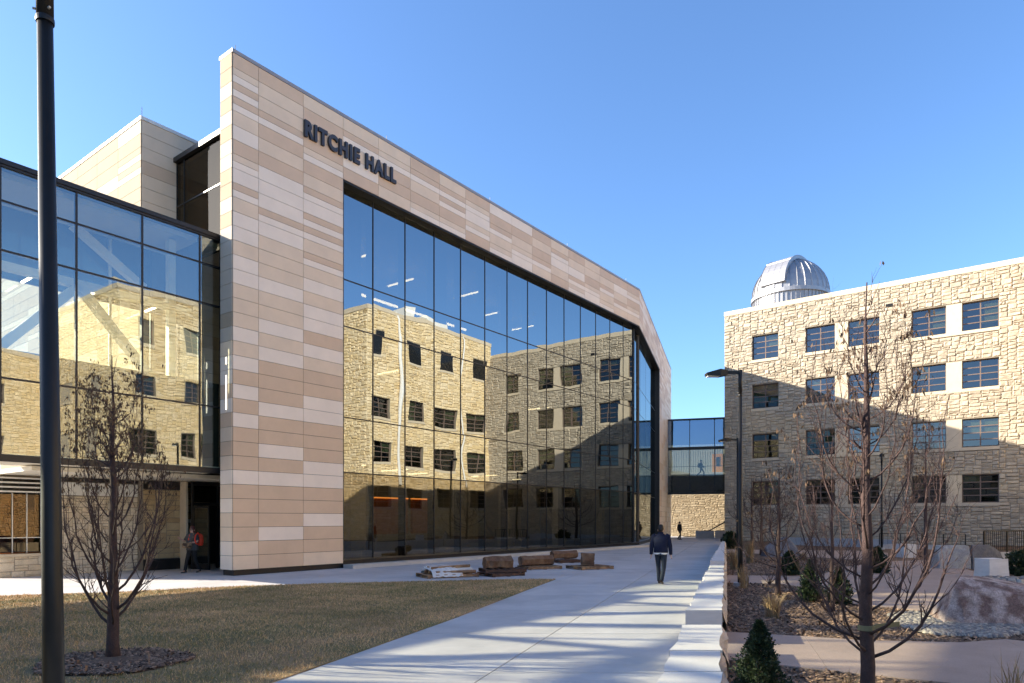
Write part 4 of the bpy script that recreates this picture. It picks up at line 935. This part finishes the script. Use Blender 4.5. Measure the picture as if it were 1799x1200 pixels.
def log(label, a, b, r, seed, hexa=6, name='petrified_log'):
    rg = random.Random(seed); a = Vector(a); b = Vector(b); mb = MB(); st = 8; pts = [a.lerp(b, k / st) for k in range(st + 1)]
    mb.tube(pts, [r * (1 + rg.uniform(-.05, .05)) for _ in pts], hexa)
    for i, v in enumerate(mb.v): n_ = noise.noise_vector(Vector(v) * 5) * r * .16; mb.v[i] = tuple(Vector(v) + n_)
    c = (a + b) / 2; mb.v = [tuple(Vector(v) - c) for v in mb.v]
    return tag(mb.build(name, LOG, None, Matrix.Translation(c)), label, 'log', 'petrified log pieces')
A_ = A0 - R(28)
x, y = gp(786, 1013); pallet('wooden pallet under the white wrapped bundle', x, y, A_ + .05, 1.9, 1.2)
bd = thing('wrapped_bundle', 'white plastic wrapped bundle of timber poles on a pallet by the lawn', 'bundle', (x, y, .13)); MBd = Matrix.Translation((x, y, .13)) @ Matrix.Rotation(A_ + .05, 4, 'Z'); rg = random.Random(2)
for i in range(9):
    mb = MB(); yy = -.48 + i * .12; z = .06 + .05 * (i % 3); mb.tube([(-.72 + rg.uniform(-.1, .1), yy, z), (.75 + rg.uniform(-.1, .1), yy + rg.uniform(-.05, .05), z + rg.uniform(0, .05))], .055, 7); mb.build('timber_pole', WHITEST if i % 3 else WOOD_P, bd, MBd)
for i in range(4):
    mb = MB(); yy = -.3 + i * .2; mb.tube([(-.7, yy, .2), (0, yy + rg.uniform(-.06, .06), .23), (.72, yy, .25 - .03 * i)], .05, 7); mb.build('timber_pole', WRAP if i % 2 else WOOD_P, bd, MBd)
mb = MB(); nx_, ny_ = 26, 12
for i in range(nx_ + 1):
    for j in range(ny_ + 1):
        fx, fy = -1 + 2 * i / nx_, -1 + 2 * j / ny_; z = .24 * (1 - abs(fy) ** 3) * (1 - .35 * abs(fx) ** 4) + .05 * noise.noise(Vector((fx * 4, fy * 5, 1))) - .08 * (abs(fy) > .95)
        mb.v.append((fx * .55 - .22, fy * .62, max(z, -.1)))
for i in range(nx_):
    for j in range(ny_): q = i * (ny_ + 1) + j; mb.face((q, q + ny_ + 1, q + ny_ + 2, q + 1))
mb.build('plastic_wrap', WRAP, bd, MBd)
x, y = gp(880, 1011); pallet('lower of two weathered stacked pallets under the short faceted log', x, y, A_ + .15, 1.35, 1.1, True); pallet('upper of two weathered stacked pallets under the short faceted log', x + .05, y + .05, A_ - .12, 1.5, 1.0, True, .13)
d_ = Vector((math.cos(A_ - .05), math.sin(A_ - .05), 0)); c = Vector((x - .12, y, .26 + .2)); log('short thick faceted log on two stacked dark pallets', c - d_ * .5, c + d_ * .5, .25, 4)
x, y = gp(948, 999); pallet('light pallet under the long brown log', x, y, A_, 1.5, 1.1); c = Vector((x - .1, y + .1, .13 + .19)); d_ = Vector((math.cos(A_ + .1), math.sin(A_ + .1), 0)); log('long brown faceted log, front one of the lying pair', c - d_ * .8, c + d_ * .72, .215, 5)
x, y = gp(1000, 991); y += 1.2; pallet('pallet mostly hidden under the rear long log', x, y, A_, 1.3, 1.1, True); c = Vector((x - .1, y + .5, .13 + .2)); log('long brown log lying behind the stump and the front log', c - d_ * .7, c + d_ * .7, .20, 6)
x, y = gp(1036, 999); pallet('pallet carrying the upright dark stump, last before the walk', x, y, A_ + .06, 1.55, 1.2); log('upright dark squared stump on the last pallet', (x - .1, y, .12), (x - .08, y, .12 + .50), .36, 7, 4, 'petrified_stump')

# ================================================================== TREES AND SHRUBS
def curve_pts(a, out, H_, Rr, bend, n=9, rg=rnd, wob=.02):
    pts = []
    for k in range(n + 1):
        t = k / n; rr = Rr * (1 - (1 - t) ** bend); z = H_ * (t ** 1.25)
        pts.append(Vector((a.x + out.x * rr + rg.uniform(-wob, wob) * t, a.y + out.y * rr + rg.uniform(-wob, wob) * t, a.z + z)))
    return pts
def bare_tree(label, base, height, spread, trunk_r, z_first, n_limb, seed, group='bare young trees', subs=8, leafy=1.0, tape=False, thick=.34, leafz=.55):
    rg = random.Random(seed); bx, by = base; thick = thick * .9; t = thing('bare_tree', label, 'tree', (bx, by, 0), group)
    lean = (rg.uniform(-.012, .012), rg.uniform(-.02, .02)); n = 16; tp = []; tr = []
    for k in range(n + 1):
        f = k / n; tp.append(Vector((bx + lean[0] * f * height * .5 + .009 * math.sin(k * 1.3 + seed), by + lean[1] * f * height * .5 + .009 * math.cos(k * 1.7 + seed), f * height - .03)))
        tr.append(max(.006, trunk_r * (1 - f) ** .78 * (1.25 if k == 0 else 1)))
    mb = MB(); mb.cs = True; mb.tube(tp, tr, 12); mb.build('trunk', BARK, t)
    def trunk_at(z):
        f = min(max(z / height, 0), .999) * n; i = int(f); return tp[i].lerp(tp[i + 1], f - i), tr[i] * (1 - f + i) + tr[i + 1] * (f - i)
    tw = MB(); lf = MB(); tips = []
    def leaves(p, cnt):
        for _ in range(cnt):
            q = p + Vector((rg.gauss(0, .018), rg.gauss(0, .018), rg.uniform(-.03, .01))); L_ = rg.uniform(.03, .07); a = rg.uniform(0, 6.28); w2 = rg.uniform(.006, .013)
            dx_, dy_ = math.cos(a) * w2, math.sin(a) * w2; o_ = Vector((rg.gauss(0, .012), rg.gauss(0, .012), -L_))
            lf.quad(tuple(q), tuple(q + o_ * .5 + Vector((dx_, dy_, 0))), tuple(q + o_), tuple(q + o_ * .55 - Vector((dx_, dy_, 0))))
    def twig(p, d, L_, r, lev):
        d = d.normalized(); k = 5; pts = [p]; cur = d.copy()
        for i in range(k):
            cur = (cur + Vector((rg.gauss(0, .16), rg.gauss(0, .16), rg.gauss(.10, .12)))).normalized(); pts.append(pts[-1] + cur * L_ / k)
        tw.tube(pts, [r * (1 - .75 * i / k) for i in range(k + 1)], 4, cap=False)
        if lev > 0:
            for _ in range(rg.choice((1, 2, 2, 3))):
                i = rg.randint(1, k - 1); dd = (pts[i + 1] - pts[i]).normalized() + Vector((rg.gauss(0, .6), rg.gauss(0, .6), rg.gauss(.1, .4))); twig(pts[i], dd, L_ * rg.uniform(.4, .7), r * .6, lev - 1)
        if pts[-1].z > height * leafz and rg.random() < .55 * leafy: leaves(pts[-1], rg.randint(2, 5))
    for i in range(n_limb):
        f = (i + .3) / n_limb; z = z_first + (height * .80 - z_first) * f ** 1.45; p, r0 = trunk_at(z)
        a = i * 2.399 + rg.uniform(-.4, .4) + seed; out = Vector((math.cos(a), math.sin(a), 0))
        Rr = spread * (1 - .72 * f) * rg.uniform(.7, 1.12); rise = (height * (.60 + .34 * f) - z) * rg.uniform(.8, 1.15); rise = max(rise, .35)
        pts = curve_pts(p, out, rise, Rr, rg.uniform(2.2, 3.8), 10, rg, .05); rl = max(.007, r0 * thick * rg.uniform(.7, 1.1)); rd = [max(.0035, rl * (1 - k / 10) ** .8) for k in range(11)]
        mb = MB(); mb.cs = True; mb.tube(pts, rd, 7); mb.build('limb', BARK, t)
        for s_ in range(subs):
            k = rg.randint(2, 9); d = (pts[k + 1] - pts[k]).normalized() + Vector((rg.gauss(0, .55), rg.gauss(0, .55), rg.uniform(-.1, .5))); twig(pts[k], d, rg.uniform(.25, .62) * height / 4.3 * (1.1 - .05 * k), rd[k] * .55, 2)
        if pts[-1].z > height * leafz: leaves(pts[-1], int(7 * leafy))
    for s_ in range(10): z = height * rg.uniform(.6, .97); p, r0 = trunk_at(z); twig(p, Vector((rg.gauss(0, .7), rg.gauss(0, .7), .8)), .35 * height / 4.3, r0 * .5, 1)
    tw.build('twigs', TWIG, t, I4, 'stuff')
    if lf.f: lf.build('dry_leaves', DRYLEAF, t, I4, 'stuff')
    if tape:
        p, r0 = trunk_at(z_first + .32); mb = MB(); mb.tube([(p.x, p.y, p.z - .03), (p.x, p.y, p.z + .02)], r0 * 1.25, 12); mb.beam((p.x + r0, p.y, p.z), (p.x + .42, p.y + .15, p.z + .01), .008, .05); mb.build('tree_tie', STRAP, t)
    return t
tb = gp(199, 1160); bare_tree('bare candelabra tree with dry seed tassels on the mulch ring in the lawn', tb, 4.35, .92, .088, .5, 26, 3, subs=12, leafy=.9, thick=.29)
bare_tree('large bare tree with an olive tie strap in the right foreground', at(1523, 6.9), 4.42, .98, .076, .62, 30, 12, subs=12, leafy=.22, tape=True, leafz=.55, thick=.27)
bare_tree('slim bare tree just right of the near lamp post, reddish twigs', gp(1367, 1047), 3.5, 1.05, .075, .75, 20, 22, subs=12, leafy=.5)
bare_tree('small bare tree behind the near lamp post against the stone wall', gp(1321, 962), 5.2, 2.0, .11, 1.4, 20, 31, subs=10, leafy=.2)
bare_tree('small bare tree between the blue boulder and the lamp post', gp(1338, 975), 4.6, 1.8, .10, 1.2, 20, 36, subs=10, leafy=.2)
bare_tree('thin bare sapling left of the large foreground tree', gp(1462, 1075), 3.7, .9, .05, .4, 14, 44, subs=9, leafy=.4)
bare_tree('thin bare sapling right of the large foreground tree', gp(1627, 1010), 5.4, 1.3, .075, .6, 16, 53, subs=10, leafy=.4)

def evergreen(label, base, h, r, seed, n=2600, conic=True, name='evergreen_shrub'):
    rg = np.random.default_rng(seed); t = thing(name, label, 'shrub', (*base, 0), 'evergreen shrubs')
    mb = MB(); mb.tube([(*base, -.02), (*base, h * .8)], [.03, .01], 6); mb.build('stem', BARK, t)
    f = rg.random(n) ** 1.1; prof = np.where(f < .25, .72 + 1.1 * f, 1.0 * (1 - (f - .25) / .75) ** .8) if conic else np.sqrt(np.clip(1 - (2 * f - 1) ** 2, 0, 1)) * .95
    a = rg.random(n) * 6.283; lump = 1 + .25 * np.sin(a * 5 + f * 9 + seed) + .18 * np.sin(a * 3 - f * 14 + seed) + .45 * (rg.random(n) < .05); rr = r * prof * lump * (rg.random(n) ** .35)
    P = np.stack([base[0] + rr * np.cos(a), base[1] + rr * np.sin(a), .03 + f * h], 1); s = (.016 + .016 * rg.random(n)) * max(1, base[1] / 9)
    d1 = rg.normal(0, 1, (n, 3)) + np.stack([np.cos(a), np.sin(a), np.full(n, 1.2)], 1); d1 /= np.linalg.norm(d1, axis=1)[:, None]; d2 = np.cross(d1, rg.normal(0, 1, (n, 3))); d2 /= np.linalg.norm(d2, axis=1)[:, None]
    V = np.stack([P - d2 * s[:, None] * .5, P + d1 * s[:, None] * .9 - d2 * s[:, None] * .1, P + d1 * s[:, None] * 1.7, P + d1 * s[:, None] * .8 + d2 * s[:, None] * .6], 1)
    o = link_mesh('foliage', np_mesh('foliage', V.reshape(-1, 3), np.arange(n * 4).reshape(-1, 4), rg.random(n)), LEAF, t); o['kind'] = 'stuff'; return t
evergreen('conical evergreen shrub in the mulch at the bottom edge', at(1334, 7.1), .90, .25, 1, 9000)
evergreen('upright evergreen shrub left of the large bare tree', gp(1424, 1058), .95, .24, 2, 3000)
evergreen('evergreen shrub directly behind the large bare tree trunk', gp(1474, 1063), .82, .25, 3, 3000)
evergreen('small evergreen shrub near the blue grey boulder', gp(1387, 1012), .8, .3, 4, 2000)
evergreen('evergreen shrub on the far bed beside the tan plaza', gp(1541, 1008), .9, .36, 5, 2000)
evergreen('round evergreen shrub at the right edge by the seat block', gp(1797, 1015), .85, .5, 6, 3000, False)
evergreen('small dark evergreen at the corner of the stone building', gp(1283, 964), 1.0, .45, 7, 1500, False)
def tuft(label, base, h, r, seed, n=160):
    rg = random.Random(seed); mb = MB()
    for _ in range(n):
        a = rg.uniform(0, 6.28); q = rg.uniform(0, 1) ** .6 * r; hh = h * rg.uniform(.45, 1); b = Vector((base[0] + rg.gauss(0, .05), base[1] + rg.gauss(0, .05), 0)); w2 = .004 + base[1] * .0002
        m1 = b + Vector((math.cos(a) * q * .35, math.sin(a) * q * .35, hh * .6)); e = b + Vector((math.cos(a) * q, math.sin(a) * q, hh)); mb.ct = rg.random()
        s_ = Vector((-math.sin(a + .7), math.cos(a + .7), 0)) * w2; mb.quad(tuple(b - s_), tuple(b + s_), tuple(m1 + s_), tuple(m1 - s_)); mb.poly([tuple(m1 - s_), tuple(m1 + s_), tuple(e)])
    c = Vector((*base, 0)); mb.v = [tuple(Vector(v) - c) for v in mb.v]
    return tag(mb.build('grass_tuft', STRAW, None, Matrix.Translation(c)), label, 'ornamental grass', 'dry ornamental grass clumps')
tuft('tall dry grass clump against the near lamp post, left side', gp(1291, 1002), 1.0, .5, 1, 240); tuft('pale tall dry grass clump right of the near lamp post', gp(1317, 990), 1.2, .35, 2, 240); tuft('thin dry grass at the base of the near lamp post', at(1306, 19.7), .75, .2, 3, 110)
tuft('straw coloured grass clump at the foot of the slim tree', gp(1357, 1086), .55, .28, 4, 240); tuft('dry grass wisps at the bottom right corner on the path edge', at(1775, 7.4), .62, .22, 5, 40); tuft('dry stalks at the base of the large foreground tree', at(1500, 7.3), .42, .2, 6, 50)
tuft('low dry grass by the far tan path', gp(1410, 985), .5, .4, 7, 160)
def twiggy(label, base, h, r, seed):
    rg = random.Random(seed); mb = MB()
    for _ in range(26):
        a = rg.uniform(0, 6.28); p = Vector((*base, 0)); pts = [p]
        d = Vector((math.cos(a) * r / h, math.sin(a) * r / h, 1)).normalized()
        for k in range(4): d = (d + Vector((rg.gauss(0, .2), rg.gauss(0, .2), 0))).normalized(); pts.append(pts[-1] + d * h / 4 * rg.uniform(.6, 1.1))
        mb.tube(pts, [.006, .005, .004, .003, .002], 4, False)
    c = Vector((*base, 0)); mb.v = [tuple(Vector(v) - c) for v in mb.v]
    return tag(mb.build('bare_shrub', TWIG, None, Matrix.Translation(c)), label, 'shrub', 'bare twiggy shrubs')
twiggy('bare twiggy shrub beside the tan path under the slim tree', gp(1352, 1028), .6, .3, 1); twiggy('reddish twiggy shrub between the two evergreen shrubs', gp(1452, 1075), .6, .35, 2); twiggy('bare shrub in the planter at the end of the walk', (22.3, 70.6), 1.7, .8, 3)

# ================================================================== PEOPLE
def skin_body(name, joints, bones, material, parent, M, sub=2):
    me = bpy.data.meshes.new(name); keys = list(joints); me.from_pydata([joints[k][0] for k in keys], [(keys.index(a), keys.index(b)) for a, b in bones], [])
    o = link_mesh(name, me, material, parent, M)
    md = o.modifiers.new('Skin', 'SKIN'); md.use_smooth_shade = True; md.branch_smoothing = .4
    for i, k in enumerate(keys):
        r = joints[k][1]; sv = o.data.skin_vertices[0].data[i]; sv.radius = r if isinstance(r, tuple) else (r, r); sv.use_root = (i == 0)
    s_ = o.modifiers.new('Subsurf', 'SUBSURF'); s_.levels = sub; s_.render_levels = sub; return o
def limb_mesh(mb, pts, rad, n=10): mb.cs = True; mb.tube(pts, rad, n)
def person(label, loc, face, h, pose, mats, far=False):
    """pose: hip/knee/ankle/toe and shoulder/elbow/wrist points for L and R in a frame x right, y forward, z up (1.75 m figure)"""
    k = h / 1.75; M = Matrix.Translation((*loc[:2], loc[2])) @ Matrix.Rotation(face, 4, 'Z') @ Matrix.Scale(k, 4)
    t = thing('person', label, 'person', M=Matrix.Translation(loc) @ Matrix.Rotation(face, 4, 'Z'))
    J = {'pelvis': ((0, 0, .93), (.14, .10)), 'waist': ((0, .0, 1.08), (.125, .09)), 'chest': ((0, .0, 1.28), (.15, .10)), 'neckb': ((0, 0, 1.44), (.07, .065)), 'neck': ((0, .01, 1.52), .052), 'head': ((0, .02, 1.60), (.072, .088)), 'crown': ((0, .015, 1.70), (.066, .08))}
    B = [('pelvis', 'waist'), ('waist', 'chest'), ('chest', 'neckb'), ('neckb', 'neck'), ('neck', 'head'), ('head', 'crown')]
    for s in 'LR':
        p = pose[s]
        J.update({'hip' + s: (p[0], .085), 'knee' + s: (p[1], .055), 'ank' + s: (p[2], .036), 'toe' + s: (p[3], .03), 'sh' + s: (p[4], .055), 'el' + s: (p[5], .04), 'wr' + s: (p[6], .026)})
        B += [('pelvis', 'hip' + s), ('hip' + s, 'knee' + s), ('knee' + s, 'ank' + s), ('ank' + s, 'toe' + s), ('neckb', 'sh' + s), ('sh' + s, 'el' + s), ('el' + s, 'wr' + s)]
        wv = Vector(p[6]); d = (wv - Vector(p[5])).normalized(); sd = (Vector((0, 1, 0)) - d * d.y).normalized(); J['palm' + s] = (tuple(wv + d * .07), (.016, .03)); B.append(('wr' + s, 'palm' + s))
        nrm = d.cross(sd) * (1 if s == 'R' else -1)
        for q in range(4):
            L_ = (.068, .078, .073, .056)[q]; b0 = wv + d * .085 + sd * (.026 - q * .017); J[f'f{q}a{s}'] = (tuple(b0), .0085); J[f'f{q}b{s}'] = (tuple(b0 + d * L_ * .55 + nrm * .006), .0078); J[f'f{q}c{s}'] = (tuple(b0 + d * L_ * .92 + nrm * .024), .0062)
            B += [('palm' + s, f'f{q}a{s}'), (f'f{q}a{s}', f'f{q}b{s}'), (f'f{q}b{s}', f'f{q}c{s}')]
        b0 = wv + d * .035 + sd * .032; J['ta' + s] = (tuple(b0), .010); J['tb' + s] = (tuple(b0 + d * .035 + sd * .014), .0085); B += [('wr' + s, 'ta' + s), ('ta' + s, 'tb' + s)]
    skin_body('body', J, B, mats['skin'], t, M)
    # face: nose, ears, eyes
    mb = MB(); mb.cs = True
    mb.loft([(0, .112, 1.565, .012, .012), (0, .122, 1.575, .014, .018), (0, .112, 1.60, .009, .012), (0, .10, 1.625, .006, .006)], 8)
    for s in (-1, 1): mb.loft([(s * .082, .01, 1.56, .006, .012), (s * .088, .008, 1.585, .010, .02), (s * .088, .005, 1.61, .010, .022), (s * .082, .005, 1.625, .005, .01)], 8)
    mb.build('face_features', mats['skin'], t, M)
    mb = MB()
    for s in (-1, 1): mb.loft([(s * .03, .098, 1.603, .004, .004), (s * .03, .102, 1.608, .011, .008), (s * .03, .098, 1.613, .004, .004)], 8)
    mb.loft([(0, .098, 1.538, .012, .004), (0, .103, 1.543, .024, .006), (0, .098, 1.548, .012, .004)], 8); mb.build('eyes_and_mouth', BLACKC, t, M)
    # hair
    mb = MB(); mb.cs = True
    hb = mats.get('hair_low', 1.55)
    mb.loft([(0, -.05, hb, .055, .04), (0, -.035, hb + .05, .078, .07), (0, -.015, 1.62, .085, .092), (0, -.005, 1.66, .086, .100), (0, .0, 1.70, .082, .098), (0, .0, 1.745, .062, .075), (0, .0, 1.77, .02, .03)], 16)
    mb.build('hair', mats['hair'], t, M)
    # trousers
    mb = MB(); mb.cs = True; mb.loft([(0, 0, 1.06, .155, .112), (0, 0, .98, .168, .125), (0, -.01, .90, .172, .13), (0, -.01, .84, .15, .115)], 16)
    for s in 'LR':
        h_, kn, an = [Vector(q) for q in pose[s][:3]]; up = h_ + Vector((0, 0, .06)); limb_mesh(mb, [up, h_.lerp(kn, .35), kn, kn.lerp(an, .5), an + Vector((0, 0, .03)), an + Vector((0, 0, -.01))], [.102, .088, .066, .062, mats.get('cuff', .055), mats.get('cuff', .055)], 14)
    mb.build('trousers', mats['pants'], t, M)
    mb = MB(); mb.cs = True
    for s in 'LR':
        an, to = Vector(pose[s][2]), Vector(pose[s][3]); d = (to - an); d.z = 0; d.normalize(); a = math.atan2(-d.x, d.y); pz = (an.z - .075); pt = to.z - .03
        for q, (f, wx, hz_) in enumerate(((-.07, .034, .07), (.03, .040, .085), (.12, .045, .06), (.185, .032, .038))): pass
        rings = [(f, wx, hz_) for f, wx, hz_ in ((-.075, .028, .055), (-.05, .038, .085), (.03, .040, .09), (.11, .046, .06), (.17, .038, .045), (.195, .015, .03))]
        n0 = len(mb.v); nn = 10
        for f, wx, hz_ in rings:
            zb = pz + (pt - pz) * max(0, min(1, (f + .05) / .2)); c = an + d * f
            for j in range(nn): b_ = 2 * math.pi * j / nn; mb.v.append((c.x + math.cos(a) * math.cos(b_) * wx, c.y + math.sin(a) * math.cos(b_) * wx, zb + max(0, hz_ * .5 + hz_ * .5 * math.sin(b_) * 1.0)))
        for i in range(len(rings) - 1):
            for j in range(nn): j2 = (j + 1) % nn; mb.face((n0 + i * nn + j, n0 + i * nn + j2, n0 + (i + 1) * nn + j2, n0 + (i + 1) * nn + j))
        mb.face(tuple(n0 + j for j in range(nn))); mb.face(tuple(n0 + (len(rings) - 1) * nn + j for j in range(nn - 1, -1, -1)))
    mb.build('shoes', mats['shoe'], t, M)
    # top
    mb = MB(); mb.cs = True; b = mats.get('bulk', 1.0)
    lo = mats.get('hem', .90)
    mb.loft([(0, 0, lo, .188 * b, .132 * b, 2.4), (0, 0, lo + .02, .196 * b, .14 * b, 2.4), (0, 0, 1.05, .188 * b, .135 * b, 2.4), (0, .0, 1.2, .205 * b, .14 * b, 2.4), (0, -.005, 1.33, .222 * b, .138 * b, 2.4), (0, -.005, 1.42, .205, .115, 2.2), (0, -.005, 1.475, .12, .085, 2), (0, .0, 1.50, .075, .072), (0, .0, 1.545, .072, .07) if mats.get('collar') else (0, 0, 1.505, .07, .068)], 20)
    for s in 'LR':
        sh, el, wr = [Vector(q) for q in pose[s][4:7]]; ins = Vector((-.05 if sh.x > 0 else .05, 0, .01)); e = mats.get('sleeve', 1.0)
        if e >= 1: limb_mesh(mb, [sh + ins, sh, sh.lerp(el, .5), el, el.lerp(wr, .55), wr], [.085 * b, .078 * b, .068 * b, .060 * b, .052 * b, .046 * b], 12)
        else: limb_mesh(mb, [sh + ins, sh, sh.lerp(el, .4), sh.lerp(el, .8)], [.075, .07, .064, .066], 12)
    mb.build('jacket' if mats.get('sleeve', 1) >= 1 else 'top', mats['top'], t, M)
    return t, M
walkp = {'L': ((-.09, 0, .90), (-.085, .16, .50), (-.06, .10, .09), (-.065, .24, .035), (-.20, 0, 1.41), (-.265, -.04, 1.13), (-.285, .02, .88)),
         'R': ((.09, 0, .90), (.085, .02, .49), (.045, -.22, .13), (.05, -.09, .035), (.20, 0, 1.41), (.27, -.02, 1.13), (.285, .06, .88))}
HEAD = math.atan2(WA[1], WA[0]) - math.pi / 2
mx, my = gp(1161, 1026)
pt, pM = person('person in a navy jacket and dark trousers walking away along the walk', (mx, my, 0), HEAD, 1.82, walkp, dict(skin=SKIN, hair=HAIR, pants=JEANS, shoe=SHOE, top=NAVY, bulk=1.08, hem=.93, collar=True, cuff=.062))
mb = MB(); mb.cs = True; mb.loft([(0, 0, .88, .175, .125, 2.4), (0, 0, .89, .19, .137, 2.4), (0, 0, .97, .19, .137, 2.4)], 20); mb.build('shirt_hem', SHIRT, pt, pM)
mx, my = at(1194, 66.5)
person('distant person in dark clothes standing before the sandy wall under the footbridge', (mx, my, 0), HEAD - .9, 1.76, walkp, dict(skin=SKIN, hair=HAIR, pants=BLACKC, shoe=BLACKC, top=BLACKC, bulk=1.05))
pq = FB @ Vector((3.55, 1.4, 6.41)); stride = {'L': ((-.09, 0, .90), (-.085, .28, .52), (-.07, .30, .10), (-.07, .45, .04), (-.20, 0, 1.41), (-.25, .05, 1.13), (-.24, .28, 1.0)), 'R': ((.09, 0, .90), (.085, -.06, .49), (.08, -.42, .16), (.08, -.3, .05), (.20, 0, 1.41), (.26, .02, 1.13), (.24, .28, 1.02))}
pb, pbM = person('silhouetted person with a backpack striding across the footbridge', tuple(pq), FB.to_euler().z - math.pi / 2, 1.78, stride, dict(skin=SKIN, hair=HAIR, pants=BLACKC, shoe=BLACKC, top=BLACKC))
def backpack(label, M, m_, z=1.22, s=1.0):
    t = thing('backpack', label, 'backpack', M=M); k = s
    mb = MB(); mb.cs = True; mb.loft([(0, -.20, z - .24, .10 * k, .05, 3), (0, -.22, z - .22, .14 * k, .09, 3), (0, -.23, z - .05, .155 * k, .11, 3), (0, -.22, z + .14, .14 * k, .095, 3), (0, -.20, z + .22, .09 * k, .05, 2.5)], 18); mb.build('bag', m_, t, M)
    mb = MB(); mb.cs = True; mb.loft([(0, -.33, z - .19, .09, .03, 3), (0, -.34, z - .1, .11, .05, 3), (0, -.33, z, .09, .03, 3)], 14); mb.build('pocket', m_, t, M)
    for sx in (-1, 1): mb = MB(); mb.tube([(sx * .11, -.15, z + .17), (sx * .12, -.03, z + .25), (sx * .13, .10, z + .17), (sx * .135, .155, z + .02), (sx * .14, .10, z - .14), (sx * .13, -.12, z - .2)], .022, 8); mb.build('strap', m_, t, M)
    return t
backpack('dark backpack on the silhouetted person in the footbridge', pbM, BLACKC)
wp = {'L': ((-.09, 0, .90), (-.10, -.03, .50), (-.14, -.20, .11), (-.16, -.06, .035), (-.19, 0, 1.40), (-.26, .03, 1.17), (-.05, .22, 1.12)),
      'R': ((.09, 0, .90), (.11, .15, .50), (.12, .24, .09), (.13, .39, .035), (.19, 0, 1.40), (.33, .03, 1.18), (.36, .20, 1.27))}
wx, wy = at(338, 25.6)
wt, wM = person('person with auburn hair, dark glasses and black clothes leaving the entrance', (wx, wy, 0), R(165), 1.74, wp, dict(skin=SKIN, hair=HAIR_R, pants=BLACKC, shoe=GREYC, top=GREYC, bulk=1.16, sleeve=.5, hem=.84, hair_low=1.36, cuff=.06))
mb = MB(); mb.tube([(-.085, .03, 1.615), (-.06, .112, 1.612), (0, .120, 1.614), (.06, .112, 1.612), (.085, .03, 1.615)], .009, 6); mb.box(-.058, .112, 1.592, -.012, .12, 1.625); mb.box(.012, .112, 1.592, .058, .12, 1.625); mb.build('glasses', BLACKC, wt, wM)
backpack('bright red backpack worn by the person leaving the entrance', wM @ Matrix.Translation((-.10, -.0, 0)), RED, 1.24, 1.15)
bg_ = thing('shoulder_bag', 'brown patterned bag held in front of the person leaving the entrance', 'bag', M=wM)
mb = MB(); mb.cs = True; mb.loft([(0, .27, .93, .14, .05, 3), (0, .28, .96, .19, .085, 3), (0, .28, 1.06, .20, .09, 3), (0, .27, 1.13, .17, .06, 3)], 18); mb.build('bag', PLAID, bg_, wM)
mb = MB(); mb.tube([(-.15, .26, 1.1), (-.16, .15, 1.3), (-.1, .05, 1.5)], .014, 6); mb.build('strap', PLAID, bg_, wM)
